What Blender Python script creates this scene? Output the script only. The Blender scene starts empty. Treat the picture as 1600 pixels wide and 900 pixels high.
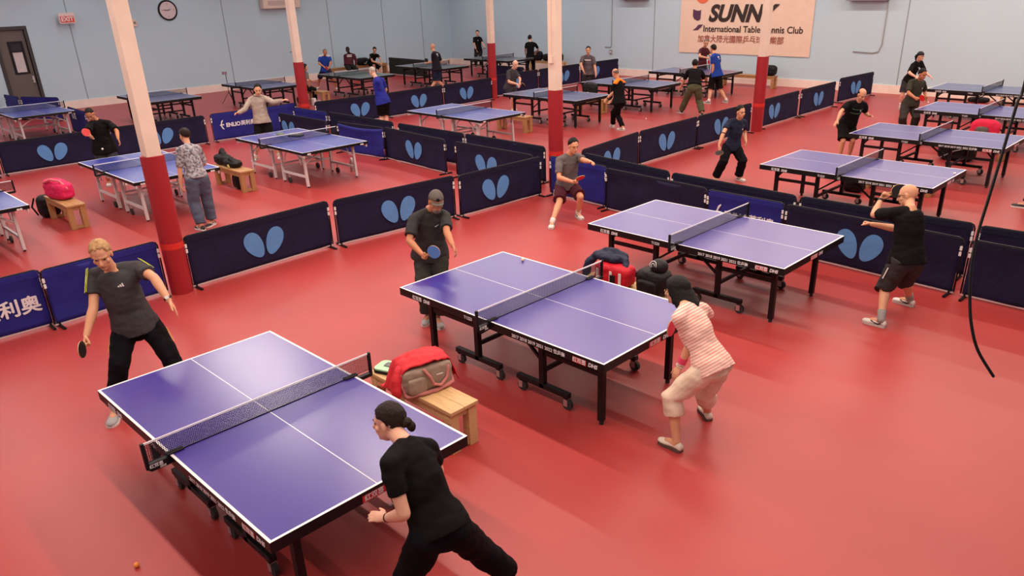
import bpy, math, random
from mathutils import Vector, Matrix, noise
from mathutils.bvhtree import BVHTree
random.seed(7)
S = bpy.context.scene
COL = S.collection
PI = math.pi
def V3(*a): return Vector(a)

# ---------------------------------------------------------------- camera
cam = bpy.data.cameras.new('camera')
camo = bpy.data.objects.new('camera', cam)
COL.objects.link(camo)
cam.sensor_width = 36.0
cam.lens = 1195.79 / 1600 * 36
cam.shift_x = -18.19 / 1600
cam.shift_y = 60.66 / 1600
cam.clip_start = 0.05
cam.clip_end = 200
camo.matrix_world = Matrix(((0.71825, -0.26602, 0.64292, 0), (0.6952, 0.31232, -0.64743, 0),
                            (-0.02857, 0.91197, 0.40926, 3.6418), (0, 0, 0, 1)))
S.camera = camo

# ---------------------------------------------------------------- world, lamps, exposure
w = bpy.data.worlds.new('world')
S.world = w
w.use_nodes = True
w.node_tree.nodes['Background'].inputs[0].default_value = (1.0, 0.93, 0.86, 1)
w.node_tree.nodes['Background'].inputs[1].default_value = 0.0
S.view_settings.view_transform = 'Standard'
S.view_settings.look = 'None'
S.view_settings.exposure = -0.30
S.view_settings.gamma = 1.0
S.view_settings.use_curve_mapping = False
CEIL = 5.3
def strip(x0, x1, y, power, col=(1.0, 0.80, 0.66), wd=0.16):
    l = bpy.data.lights.new('tube_light', 'AREA')
    l.shape = 'RECTANGLE'
    l.size = abs(x1 - x0)
    l.size_y = wd
    l.energy = power * abs(x1 - x0)
    l.color = col
    o = bpy.data.objects.new('tube_light', l)
    COL.objects.link(o)
    o.location = ((x0 + x1) / 2, y, CEIL - 0.25)
WARM = (1.0, 0.83, 0.70)
COOL = (0.93, 0.95, 1.0)
for (y, p) in ((-1.6, 20), (2.1, 32), (5.8, 40), (9.6, 38), (13.4, 34), (17.2, 30), (21.0, 30), (24.6, 38)):
    strip(-10.0, -0.2, y, p, WARM)
    strip(-20.0, -11.0, y, p * .75, (1.0, 0.88, 0.80))
    strip(-30.0, -21.0, y, p * .42, (1.0, 0.95, 0.93))
strip(-15.4, -12.6, 6.5, 24, WARM, .4)

# ---------------------------------------------------------------- materials
MATS = {}
def srgb(c):
    return tuple(((x / 255) / 12.92 if x / 255 <= .04045 else ((x / 255 + .055) / 1.055) ** 2.4) for x in c)
def mat(name, col, rough=.6, metal=0., bump=0., bscale=40., var=0., vscale=4., spec=.5, coat=0., stretch=None, sheen=0.):
    if name in MATS: return MATS[name]
    m = bpy.data.materials.new(name)
    m.use_nodes = True
    nt = m.node_tree
    b = nt.nodes['Principled BSDF']
    b.inputs['Base Color'].default_value = (*col, 1)
    b.inputs['Roughness'].default_value = rough
    b.inputs['Metallic'].default_value = metal
    b.inputs['Specular IOR Level'].default_value = spec
    if coat: b.inputs['Coat Weight'].default_value = coat; b.inputs['Coat Roughness'].default_value = .26
    if sheen: b.inputs['Sheen Weight'].default_value = sheen
    tc = nt.nodes.new('ShaderNodeTexCoord')
    out = tc.outputs['Object']
    if stretch:
        mp = nt.nodes.new('ShaderNodeMapping')
        mp.inputs['Scale'].default_value = stretch
        nt.links.new(out, mp.inputs[0]); out = mp.outputs[0]
    if var:
        n = nt.nodes.new('ShaderNodeTexNoise'); n.inputs['Scale'].default_value = vscale
        n.inputs['Detail'].default_value = 5
        nt.links.new(out, n.inputs['Vector'])
        r = nt.nodes.new('ShaderNodeMapRange')
        r.inputs[1].default_value = .3; r.inputs[2].default_value = .7
        r.inputs[3].default_value = 1 - var; r.inputs[4].default_value = 1 + var
        nt.links.new(n.outputs['Fac'], r.inputs[0])
        mx = nt.nodes.new('ShaderNodeVectorMath'); mx.operation = 'SCALE'
        mx.inputs[0].default_value = col
        nt.links.new(r.outputs[0], mx.inputs['Scale'])
        nt.links.new(mx.outputs[0], b.inputs['Base Color'])
    if bump:
        n = nt.nodes.new('ShaderNodeTexNoise'); n.inputs['Scale'].default_value = bscale
        n.inputs['Detail'].default_value = 3
        nt.links.new(out, n.inputs['Vector'])
        bp = nt.nodes.new('ShaderNodeBump'); bp.inputs['Strength'].default_value = bump
        bp.inputs['Distance'].default_value = .02
        nt.links.new(n.outputs['Fac'], bp.inputs['Height'])
        nt.links.new(bp.outputs[0], b.inputs['Normal'])
    MATS[name] = m
    return m
def cloth(name, c, **k):
    a = dict(rough=.85, bump=.35, bscale=14, var=.12, vscale=8, spec=.25)
    a.update(k)
    return mat('fabric ' + name, srgb(c), **a)
FLOORM = mat('red_vinyl', (0.40, 0.042, 0.040), rough=.40, bump=.02, bscale=60, var=.07, vscale=.9, spec=.5)
WALLM = mat('blue_block_paint', (0.50, 0.66, 0.74), rough=.8, bump=.05, bscale=20, var=.03, vscale=.5)
CEILM = mat('ceiling_paint', (0.36, 0.27, 0.27), rough=.9)
BASEM = mat('cream_base', (0.90, 0.76, 0.66), rough=.6, var=.05)
BLACK = mat('black_paint', (0.006, 0.005, 0.006), rough=.45, spec=.3)
BLACKP = mat('black_plastic', (0.007, 0.006, 0.008), rough=.5, spec=.3)
WHITEL = mat('white_line', (0.80, 0.78, 0.80), rough=.45)
WHITE = mat('white_plastic', (0.75, 0.73, 0.72), rough=.5)
SILVER = mat('silver_metal', (0.6, 0.58, 0.58), rough=.35, metal=.9)
WHITELEG = mat('white_leg_paint', (0.66, 0.60, 0.60), rough=.45)
RUBBER = mat('black_rubber', (0.02, 0.018, 0.018), rough=.7)
REDPAD = mat('red_padding', (0.32, 0.012, 0.018), rough=.42, bump=.08, bscale=6, var=.06, vscale=3)
POSTM = mat('cream_post', (0.74, 0.60, 0.50), rough=.6, var=.04)
NAVY = mat('navy_cloth', (0.012, 0.010, 0.040), rough=.75, spec=.2, bump=.5, bscale=7, var=.2, vscale=3)
NAVYHEM = mat('navy_hem', (0.008, 0.008, 0.026), rough=.7, spec=.2, bump=.3, bscale=20)
BLUE = mat('blue_cloth', (0.016, 0.018, 0.19), rough=.65, spec=.25, bump=.5, bscale=6, var=.15, vscale=3)
GREENC = mat('dark_green_cloth', (0.012, 0.022, 0.018), rough=.7, bump=.4, bscale=8)
WING = mat('light_blue_print', (0.085, 0.25, 0.55), rough=.65, bump=.3, bscale=12, var=.06)
PRINTW = mat('white_print', (0.72, 0.70, 0.74), rough=.6)
PRINTG = mat('grey_print', (0.42, 0.42, 0.46), rough=.6)
PRINTR = mat('red_print', (0.55, 0.02, 0.03), rough=.6)
WOOD = mat('pine_wood', (0.62, 0.40, 0.19), rough=.5, bump=.05, bscale=30, var=.16, vscale=7, stretch=(1, 9, 9))
WOODD = mat('aged_pine_wood', (0.42, 0.22, 0.085), rough=.5, bump=.05, bscale=30, var=.2, vscale=7, stretch=(1, 9, 9))
BROWN = mat('brown_door_paint', (0.13, 0.105, 0.095), rough=.5)

# ---------------------------------------------------------------- mesh helpers
class MB:
    def __init__(s): s.v = []; s.f = []; s.m = []
    def add(s, vs, fs, mi=0):
        k = len(s.v); s.v += [tuple(p) for p in vs]
        s.f += [tuple(i + k for i in f) for f in fs]; s.m += [mi] * len(fs); return s
    def box(s, x0, x1, y0, y1, z0, z1, mi=0, M=None):
        vs = [Vector((x, y, z)) for z in (z0, z1) for y in (y0, y1) for x in (x0, x1)]
        if M: vs = [M @ p for p in vs]
        return s.add(vs, [(0, 2, 3, 1), (4, 5, 7, 6), (0, 1, 5, 4), (2, 6, 7, 3), (0, 4, 6, 2), (1, 3, 7, 5)], mi)
    def bar(s, a, b, wd, ht=None, mi=0, up=Vector((0, 0, 1))):
        a = Vector(a); b = Vector(b); ht = ht or wd; t = (b - a).normalized()
        sd = t.cross(up)
        if sd.length < .01: sd = t.cross(Vector((1, 0, 0)))
        sd.normalize(); u = sd.cross(t)
        vs = [p + sd * (i * wd / 2) + u * (j * ht / 2) for p in (a, b) for (i, j) in ((-1, -1), (1, -1), (1, 1), (-1, 1))]
        return s.add(vs, [(3, 2, 1, 0), (4, 5, 6, 7), (0, 1, 5, 4), (1, 2, 6, 5), (2, 3, 7, 6), (3, 0, 4, 7)], mi)
    def tube(s, pts, r, seg=8, mi=0, side=None, cap=True):
        """tube through pts; r a number or a list of numbers / (ra, rb)"""
        pts = [Vector(p) for p in pts]; n = len(pts)
        rs = r if isinstance(r, (list, tuple)) and len(r) == n else [r] * n
        rs = [(q, q) if not isinstance(q, (list, tuple)) else q for q in rs]
        ts = []
        for i in range(n):
            t = (pts[min(i + 1, n - 1)] - pts[max(i - 1, 0)])
            ts.append(t.normalized() if t.length > 1e-6 else Vector((0, 0, 1)))
        rings = []
        sv = side
        prev = None
        for i in range(n):
            sd = side[i] if isinstance(side, list) else side
            if sd is None:
                sd = prev if prev is not None else (Vector((0, 0, 1)) if abs(ts[i].z) < .9 else Vector((1, 0, 0)))
            sd = sd - ts[i] * sd.dot(ts[i])
            if sd.length < 1e-4: sd = ts[i].orthogonal()
            sd.normalize(); prev = sd; u = ts[i].cross(sd)
            rings.append((pts[i], sd, u, rs[i], ts[i]))
        out = []
        def ring(p, sd, u, ra, rb):
            out.append([p + sd * math.cos(2 * PI * k / seg) * ra + u * math.sin(2 * PI * k / seg) * rb for k in range(seg)])
        if cap == 'round':
            p, sd, u, (ra, rb), t = rings[0]; m = min(ra, rb)
            for (o, k) in ((.95, .3), (.7, .72)): ring(p - t * m * o, sd, u, ra * k, rb * k)
        for (p, sd, u, (ra, rb), t) in rings: ring(p, sd, u, ra, rb)
        if cap == 'round':
            p, sd, u, (ra, rb), t = rings[-1]; m = min(ra, rb)
            for (o, k) in ((.7, .72), (.95, .3)): ring(p + t * m * o, sd, u, ra * k, rb * k)
        vs = [q for rg in out for q in rg]; fs = []
        for i in range(len(out) - 1):
            for k in range(seg):
                a = i * seg + k; b = i * seg + (k + 1) % seg
                fs.append((a, b, b + seg, a + seg))
        if cap:
            fs.append(tuple(range(seg - 1, -1, -1))); e = (len(out) - 1) * seg; fs.append(tuple(range(e, e + seg)))
        return s.add(vs, fs, mi)
    def ell(s, c, rx, ry, rz, M=None, seg=16, rg=10, mi=0, fn=None):
        c = Vector(c); vs = []; 
        for i in range(rg + 1):
            th = PI * i / rg
            for k in range(seg):
                a = 2 * PI * k / seg
                d = Vector((math.sin(th) * math.cos(a), math.sin(th) * math.sin(a), math.cos(th)))
                q = Vector((d.x * rx, d.y * ry, d.z * rz))
                if fn: q = fn(d, q)
                if M: q = M @ q
                vs.append(c + q)
        fs = [(i * seg + k, (i + 1) * seg + k, (i + 1) * seg + (k + 1) % seg, i * seg + (k + 1) % seg) for i in range(rg) for k in range(seg)]
        return s.add(vs, fs, mi)
    def prism(s, poly, z0, z1, M=None, mi=0):
        n = len(poly); vs = [Vector((x, y, z)) for z in (z0, z1) for (x, y) in poly]
        if M: vs = [M @ p for p in vs]
        return s.add(vs, [tuple(range(n - 1, -1, -1)), tuple(range(n, 2 * n))] + [(i, (i + 1) % n, n + (i + 1) % n, n + i) for i in range(n)], mi)
    def mesh(s, name, mats, smooth=False):
        me = bpy.data.meshes.new(name); me.from_pydata(s.v, [], s.f)
        for m in (mats if isinstance(mats, (list, tuple)) else [mats]): me.materials.append(m)
        if any(s.m): me.polygons.foreach_set('material_index', s.m)
        if smooth: me.polygons.foreach_set('use_smooth', [True] * len(me.polygons))
        me.validate(); me.update()
        return me
    def obj(s, name, mats, parent=None, smooth=False, loc=None, rot=None, bevel=0):
        o = bpy.data.objects.new(name, s.mesh(name, mats, smooth)); COL.objects.link(o)
        if parent: o.parent = parent
        if loc: o.location = loc
        if rot: o.rotation_euler = rot
        if bevel:
            b = o.modifiers.new('bevel', 'BEVEL'); b.width = bevel; b.segments = 2; b.limit_method = 'ANGLE'
        return o
def tag(o, label=None, cat=None, group=None, kind=None):
    if label: o['label'] = label
    if cat: o['category'] = cat
    if group: o['group'] = group
    if kind: o['kind'] = kind
    return o
def empty(name, loc, rz=0, **k):
    o = bpy.data.objects.new(name, None); COL.objects.link(o); o.location = loc; o.rotation_euler = (0, 0, rz)
    o.empty_display_size = .1
    return tag(o, **k)
def children(o): return [c for c in list(bpy.data.objects) if c.parent == o]
def copy_tree(o, parent=None):
    c = o.copy(); COL.objects.link(c); c.parent = parent
    for ch in o.children: copy_tree(ch, c)
    return c
def struct(o): o['kind'] = 'structure'; return o

# text meshes, made before the scene grows
_txt = {}
def text_mesh(s, size, depth, m, bold=0., shear=0., key=None):
    k = (s, size, depth, m.name, bold, shear)
    if k in _txt: return _txt[k]
    c = bpy.data.curves.new('text', 'FONT'); c.body = s; c.size = size; c.extrude = depth; c.offset = bold; c.shear = shear
    c.align_x = 'CENTER'; c.align_y = 'CENTER'
    o = bpy.data.objects.new('text', c); COL.objects.link(o)
    dg = bpy.context.evaluated_depsgraph_get()
    me = bpy.data.meshes.new_from_object(o.evaluated_get(dg)); me.materials.clear(); me.materials.append(m)
    bpy.data.objects.remove(o); _txt[k] = me
    return me
def embolden(me, d):
    """thicken the strokes of a character mesh by laying shifted copies of it together"""
    v = [p.co.copy() for p in me.vertices]; f = [tuple(p.vertices) for p in me.polygons]; m = me.materials[0]; vs = []; fs = []
    for i, (a, b) in enumerate(((0, 0), (d, 0), (-d, 0), (0, d), (0, -d))):
        k = len(vs); vs += [(p.x + a, p.y + b, p.z + i * .0001) for p in v]; fs += [tuple(q + k for q in t) for t in f]
    n = bpy.data.meshes.new('text'); n.from_pydata(vs, [], fs); n.materials.append(m); n.update(); return n
def put(name, me, parent, M):
    o = bpy.data.objects.new(name, me); COL.objects.link(o); o.parent = parent
    o.matrix_local = M
    return o
def frame(org, x, y):
    x = Vector(x).normalized(); y = Vector(y).normalized(); z = x.cross(y)
    return Matrix(((x.x, y.x, z.x, org[0]), (x.y, y.y, z.y, org[1]), (x.z, y.z, z.z, org[2]), (0, 0, 0, 1)))
T_T12 = text_mesh('T1223', .045, .0008, PRINTW, .0008)
T_YEAR = text_mesh('2017 2018 2019 2021 2022 世乒赛', .045, .0008, PRINTW, .0008)
T_DHS = text_mesh('DHS', .05, .0008, PRINTW, .002, .2)
T_HX = text_mesh('红双喜', .05, .0008, PRINTW, .001)
T_ENL = text_mesh('ENLIO', .14, .001, PRINTW, .006)
T_CN = embolden(text_mesh('英利奥', .135, .001, PRINTW, .0), .0035)
T_CNB = embolden(text_mesh('英利奥', .22, .001, PRINTW, .0), .006)
T_EXIT = text_mesh('EXIT', .19, .002, PRINTR, .006)
T_SUN = text_mesh('SUNNY', .78, .002, mat('dark_brown_print', (.03, .015, .012)), .034, .25)
T_INT = text_mesh('International Table Tennis Club', .31, .002, mat('dark_brown_print', (.03, .015, .012)), .004)
T_CLUB = text_mesh('加拿大陽光國際乒乓球俱樂部', .27, .002, mat('dull_red_print', (.38, .10, .07)), .002)
T_NUM = [text_mesh(str(k), .09, .001, BLACK) for k in (12, 3, 6, 9)]
T_TEE = text_mesh('TTC', .07, .001, PRINTW, .003)
# ---------------------------------------------------------------- room
XL, YR, XR, YF = -31.35, 27.0, 2.6, -4.0
struct(MB().box(XL - .2, XR + .2, YF - .2, YR + .2, -.1, 0).obj('floor', FLOORM))
# block wall on the left carries a door opening
struct(MB().box(XL - .2, XL, YF, 7.2, 0, CEIL).box(XL - .2, XL, 8.15, YR, 0, CEIL).box(XL - .2, XL, 7.2, 8.15, 2.76, CEIL).obj('wall_left', WALLM))
struct(MB().box(XL, XR, YR, YR + .2, 0, CEIL).obj('wall_back', WALLM))
struct(MB().box(XR, XR + .2, YF, YR, 0, CEIL).obj('wall_right', WALLM))
struct(MB().box(XL, XR, YF - .2, YF, 0, CEIL).obj('wall_front', WALLM))
struct(MB().box(XL - .2, XR + .2, YF - .2, YR + .2, CEIL, CEIL + .1).obj('ceiling', CEILM))
struct(MB().box(XL, XL + .03, YF, 7.1, 0, .27).box(XL, XL + .03, 8.25, YR, 0, .27).obj('baseboard_left', BASEM))
struct(MB().box(XL + .03, XR, YR - .03, YR, 0, .27).obj('baseboard_back', BASEM))
# door
d = MB().box(XL - .12, XL - .07, 7.26, 8.09, 0, 2.70).obj('door_1', BROWN); struct(d)
f_ = MB(); f_.box(XL - .02, XL + .02, 7.14, 7.25, 0, 2.82); f_.box(XL - .02, XL + .02, 8.10, 8.20, 0, 2.82); f_.box(XL - .02, XL + .02, 7.25, 8.10, 2.71, 2.82)
struct(f_.obj('trim_1', mat('dark_frame_paint', (.04, .035, .035), rough=.5)))
MB().box(XL - .07, XL - .05, 7.52, 7.60, 1.3, 2.35).box(XL - .07, XL - .05, 7.90, 7.98, 1.3, 2.35).box(XL - .07, XL - .05, 7.6, 7.9, 2.28, 2.35).box(XL - .07, XL - .05, 7.6, 7.9, 1.3, 1.36).box(XL - .07, XL - .05, 7.6, 7.9, 2.0, 2.04).obj('pane_frame', BLACK, d)
MB().box(XL - .068, XL - .06, 7.6, 7.9, 1.36, 2.0).obj('notice_sheet', mat('pale_notice', (.62, .55, .55), var=.08), d)
MB().box(XL - .068, XL - .06, 7.6, 7.9, 2.04, 2.28).obj('pane', mat('dark_glass', (.03, .03, .035), rough=.1), d)
MB().box(XL - .07, XL - .04, 7.99, 8.05, 1.0, 1.22).tube([(XL - .03, 8.02, 1.12), (XL + .02, 8.02, 1.12), (XL + .02, 7.93, 1.12)], .011).obj('door_handle', SILVER, d)
# vertical joints of the wall panels
for i, y in enumerate((9.55, 15.2, 20.0, 22.9, 25.2)):
    struct(MB().box(XL, XL + .006, y, y + .03, .27, CEIL).obj('trim_%d' % (i + 2), mat('joint_paint', (.25, .30, .33))))
for i, x in enumerate((-19.0, -9.4)):
    struct(MB().box(x, x + .03, YR - .006, YR, .27, CEIL).obj('trim_%d' % (i + 7), mat('joint_paint', (.25, .30, .33))))

# ---------------------------------------------------------------- columns
def column(x, y, label, ztop=1.82):
    o = empty('support_column', (x, y, 0), label=label, cat='column')
    MB().box(-.09, .09, -.09, .09, 1.75, CEIL).obj('post', POSTM, o)
    MB().tube([(0, 0, 0), (0, 0, .04)], .14, 20).obj('base_plate', REDPAD, o)
    MB().tube([(0, 0, 0), (0, 0, ztop)], .142, 24).obj('red_padding', REDPAD, o, smooth=False)
    MB().tube([(0, 0, .62), (0, 0, .70)], .145, 24).obj('tape_band', mat('bright_red_tape', (.6, .03, .02), rough=.35), o)
    return o
column(-10.03, 3.62, 'cream column with red padding in the left foreground, its foot by the end of a blue barrier')
column(-9.9, 11.0, 'cream column with red padding standing behind the man in grey tee and maroon shorts')
column(-9.72, 18.52, 'cream column with red padding in front of the SUNNY banner')
column(-20.2, 11.75, 'cream column with red padding behind the man in the beige hoodie')
column(-20.1, 19.1, 'cream column with red padding beside the far tables near the room corner')
k = empty('conduit_box', (-9.9, 10.82, 0), label='small cream junction box and pipe on the middle column', cat='electrical box')
MB().box(-.045, .045, -.05, 0, 2.30, 2.42).obj('box', POSTM, k); MB().tube([(0, -.03, 2.42), (0, -.03, CEIL)], .012).obj('pipe', POSTM, k)
k.location.y = 10.91

# ---------------------------------------------------------------- barriers
def wing(sgn):
    """egg-shaped butterfly wing outline, tilted outward"""
    pts = []
    a0 = math.radians(27) * sgn
    for i in range(36):
        t = 2 * PI * i / 36
        y = math.cos(t) * .205; x = math.sin(t) * .130 * (1 + .22 * math.cos(t))
        X = x * math.cos(-a0) - y * math.sin(-a0); Y = x * math.sin(-a0) + y * math.cos(-a0)
        pts.append((X + sgn * .155, Y))
    if sgn < 0: pts = pts
    return pts
def barrier(x0, y0, x1, y1, style, label, group=None, H=.73, sag=0., logo=True, wave=.006, cat='barrier', logo_at=.5, flip=1):
    """from (x0,y0) to (x1,y1); the printed side is to the right of that direction"""
    L = math.hypot(x1 - x0, y1 - y0); rz = math.atan2(y1 - y0, x1 - x0)
    o = empty('court_barrier', ((x0 + x1) / 2, (y0 + y1) / 2, 0), rz, label=label, cat=cat, group=group or 'court barriers')
    cm = {'navy': NAVY, 'blue': BLUE, 'enlio': BLUE, 'green': GREENC, 'dark': NAVYHEM}[style]
    h = L / 2
    r = .06
    fr = [(-h, 0, .05), (-h, 0, H - r), (-h + r * .3, 0, H - r * .3), (-h + r, 0, H), (h - r, 0, H), (h - r * .3, 0, H - r * .3), (h, 0, H - r), (h, 0, .05)]
    MB().tube(fr, .011, 8).obj('frame', BLACKP, o, smooth=True)
    # cloth with sagging hem and folds
    nx, nz = 40, 12; mb = MB(); sd = random.random() * 40; vs = []
    for side in (-1, 1):
        for j in range(nz + 1):
            for i in range(nx + 1):
                u = i / nx; v = j / nz
                x = (-h + .018) + (L - .036) * u
                z = .045 + (H - .035 - sag * 4 * u * (1 - u) * v - .045) * v
                y = wave * 2.2 * noise.noise(Vector((u * L * 2.2 + sd, v * 1.4, 0))) * (1 if v < .85 else .35) + (sag * .3 * noise.noise(Vector((u * 2 + sd, v * 7, 3))))
                vs.append((x, y + side * (.004 if v < .9 else .013), z))
    N = (nx + 1) * (nz + 1); fs = []
    for j in range(nz):
        for i in range(nx):
            a = j * (nx + 1) + i
            fs.append((a, a + 1, a + nx + 2, a + nx + 1)); fs.append((N + a + nx + 1, N + a + nx + 2, N + a + 1, N + a))
    for i in range(nx):
        fs.append((i + 1, i, N + i, N + i + 1)); a = nz * (nx + 1) + i; fs.append((a, a + 1, N + a + 1, N + a))
    for j in range(nz):
        a = j * (nx + 1); fs.append((a, a + nx + 1, N + a + nx + 1, N + a)); a += nx; fs.append((a + nx + 1, a, N + a, N + a + nx + 1))
    mb.add(vs, fs)
    c = mb.obj('cloth', cm, o, smooth=True)
    hm = MB().box(-h + .03, h - .03, -.016, .016, H - .09, H - .006).obj('top_hem', NAVYHEM if style in ('navy', 'dark') else cm, o, bevel=.006) if sag == 0 else None
    MB().box(-h, h, -.009, .009, .028, .046).obj('bottom_rail', mat('pale_rail', (.55, .42, .42), rough=.4), o)
    for sx in (-1, 1):
        MB().bar((sx * (h - .05), -.16, .015), (sx * (h - .05), .16, .015), .03, .022).bar((sx * (h - .05), 0, .02), (sx * (h - .05), 0, .06), .025).obj('foot', BLACKP, o)
        MB().box(sx * (h - .012) - .014, sx * (h - .012) + .014, -.02, .02, H - .15, H - .10).box(sx * (h - .012) - .014, sx * (h - .012) + .014, -.02, .02, H - .22, H - .17).obj('clip', WHITE, o)
    yf = -.019
    if logo and style == 'navy':
        Mx = Matrix(((1, 0, 0, (logo_at - .5) * L), (0, 0, -1, yf + .004), (0, 1, 0, .36), (0, 0, 0, 1)))
        for sg in (-1, 1):
            MB().prism(wing(sg), 0, .004, Mx).obj('wing_print', WING, o)
    if style == 'enlio':
        put('print', T_ENL, o, frame((-.11, yf, .40), (1, 0, 0), (0, 0, 1)))
        put('print', T_CN, o, frame((.30, yf, .40), (1, 0, 0), (0, 0, 1)))
        sw = [(x_ + .08, z_) for x_, z_ in [(-.56, .42), (-.53, .44), (-.50, .52), (-.46, .55), (-.45, .53), (-.48, .49), (-.50, .44), (-.44, .44), (-.44, .41), (-.50, .41), (-.48, .36), (-.45, .31), (-.47, .30), (-.51, .34), (-.53, .40)]]
        MB().prism(sw, 0, .003, Matrix(((1, 0, 0, 0), (0, 0, -1, yf + .002), (0, 1, 0, 0), (0, 0, 0, 1)))).obj('leaf_print', PRINTW, o)
    if style == 'cn':
        pass
    return o
B = barrier
GN = 'navy barriers with light blue wing print'
# line at x = -10, printed side toward the camera (+x): drawn from low y to high y
b = B(-10.1, .68, -10.1, 2.08, 'blue', 'blue barrier with white Chinese letters at the left edge of the photo', wave=.004)
put('print', T_CNB, b, frame((.29, -.019, .33), (1, 0, 0), (0, 0, 1)))
b = B(-10.02, 2.06, -10.1, 3.46, 'blue', 'crumpled blue barrier behind the grey-haired man, left of the first column', wave=.012)
MB().prism([(-.17 + .085 * math.cos(t / 20 * 2 * PI), .42 + .15 * math.sin(t / 20 * 2 * PI)) for t in range(20)], 0, .003, Matrix(((1, 0, 0, 0), (0, 0, -1, -.030), (0, 1, 0, 0), (0, 0, 0, 1)))).obj('grey_print', PRINTG, b)
B(-10.0, 3.76, -10.08, 6.02, 'navy', 'navy barrier with light blue wings just right of the first column', GN)
B(-10.02, 6.08, -9.8, 8.30, 'navy', 'navy barrier with light blue wings behind the man in the cap', GN)
B(-9.72, 8.34, -9.66, 10.30, 'navy', 'navy barrier with light blue wings ending at the corner left of the maroon-shorts player', GN, logo_at=.42)
# line at y = 10.2
B(-9.55, 10.45, -8.16, 10.36, 'blue', 'plain bright blue barrier in the corner behind the maroon-shorts player', wave=.006)
B(-8.10, 10.27, -6.02, 10.10, 'navy', 'plain navy barrier right of the bright blue one, behind the third table', logo=False, wave=.012)
B(-5.97, 10.05, -4.72, 10.02, 'enlio', 'blue barrier printed ENLIO and Chinese letters behind the third table net')
B(-4.68, 10.0, -2.36, 9.86, 'navy', 'navy barrier with light blue wings behind the bald player in black', GN, logo_at=.47)
B(-2.28, 9.86, -.02, 9.80, 'navy', 'navy barrier cut by the right edge of the photo, behind the hanging cable', logo=False)
# second line right behind it
for (x0, y0, x1, y1, lb) in ((-9.2, 11.02, -7.1, 10.70, 'dark barrier back side in the rear line, behind the bright blue panel'),
                            (-7.02, 10.66, -4.78, 10.50, 'dark barrier back side in the rear line, below the woman in navy'),
                            (-4.72, 10.50, -2.44, 10.56, 'dark barrier back side in the rear line, behind the bald player'),
                            (-2.38, 10.52, -.1, 10.62, 'dark barrier back side in the rear line at the right edge')):
    B(x1, y1, x0, y0, 'navy', lb, logo=False)
# line x = -20
B(-20.55, 1.9, -20.45, 4.05, 'navy', 'navy barrier at the left edge, behind the front left table', logo=False)
B(-20.50, 4.12, -20.42, 6.42, 'navy', 'navy barrier with light blue wings left of the man in the loose black tee', GN, logo_at=.47)
B(-20.42, 6.5, -20.34, 8.86, 'navy', 'navy barrier with light blue wings behind the first column', GN)
B(-20.40, 9.05, -20.30, 10.42, 'enlio', 'blue barrier printed ENLIO and Chinese letters beside the man in the beige hoodie')
B(-20.25, 10.5, -20.35, 11.55, 'blue', 'short blue barrier right of the hoodie man, left of a column', wave=.008)
B(-19.98, 11.95, -19.72, 14.22, 'navy', 'navy barrier with half-hidden wings left of the man in the blue tee', GN, logo_at=.62)
B(-19.75, 14.3, -19.78, 16.55, 'navy', 'navy barrier with wings right of the man in the blue tee', GN, logo_at=.55)
B(-19.78, 16.6, -19.9, 18.85, 'navy', 'navy barrier with wings left of the far column', GN, logo_at=.45)
B(-20.3, 19.35, -20.3, 21.6, 'navy', 'navy barrier with wings behind the crouching bald man in grey', GN, logo_at=.42)
B(-20.3, 21.65, -20.28, 23.95, 'navy', 'navy barrier with wings behind the middle column, left of the standing man in grey', GN, logo_at=.6)
B(-20.26, 24.0, -20.2, 26.3, 'navy', 'navy barrier with wings right of the standing man in grey, against the wall', GN, logo_at=.35)
# double line y = 10.4 / 11 between the courts
B(-19.0, 10.28, -16.7, 10.25, 'navy', 'navy barrier with wings behind the racket case table, nearer line', GN, logo_at=.18)
B(-16.4, 10.35, -14.75, 10.50, 'blue', 'slack crumpled bright blue barrier right of the racket case table', sag=.05, wave=.014)
B(-14.78, 10.55, -12.42, 10.36, 'navy', 'navy barrier with wings in the nearer line, right of the slack blue one', GN)
B(-12.1, 10.36, -9.86, 10.31, 'navy', 'navy barrier with wings partly hidden behind a nearer barrier', GN, logo_at=.42)
B(-19.6, 11.05, -18.0, 11.08, 'blue', 'blue barrier in the farther line beside the hoodie man column', wave=.01)
B(-17.95, 11.12, -15.2, 11.12, 'navy', 'long navy barrier in the farther line at the feet of the man in blue', logo=False)
B(-12.64, 11.08, -14.95, 11.08, 'navy', 'navy barrier back side in the farther line under the white-legged table', logo=False)
B(-10.2, 11.02, -12.58, 11.08, 'navy', 'navy barrier back side in the farther line left of the middle column', logo=False)
# line x = -9.8 going away on the right
B(-9.42, 11.2, -9.70, 13.38, 'navy', 'navy barrier with wings right of the maroon-shorts player head', GN)
B(-9.70, 13.42, -9.74, 15.70, 'navy', 'navy barrier with wings left of the woman in navy', GN, logo_at=.45)
B(-9.76, 15.76, -9.76, 18.22, 'navy', 'navy barrier with wings behind the woman in navy', GN, logo_at=.42)
B(-9.80, 18.78, -9.84, 20.98, 'navy', 'navy barrier with wings just right of the banner column', GN, logo_at=.35)
B(-9.84, 21.12, -9.86, 23.38, 'navy', 'navy barrier with wings between two others on the far right line', GN)
B(-10.05, 24.1, -9.9, 26.3, 'navy', 'navy barrier with wings next to the wall, above the striped player', GN, logo_at=.48)
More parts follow.
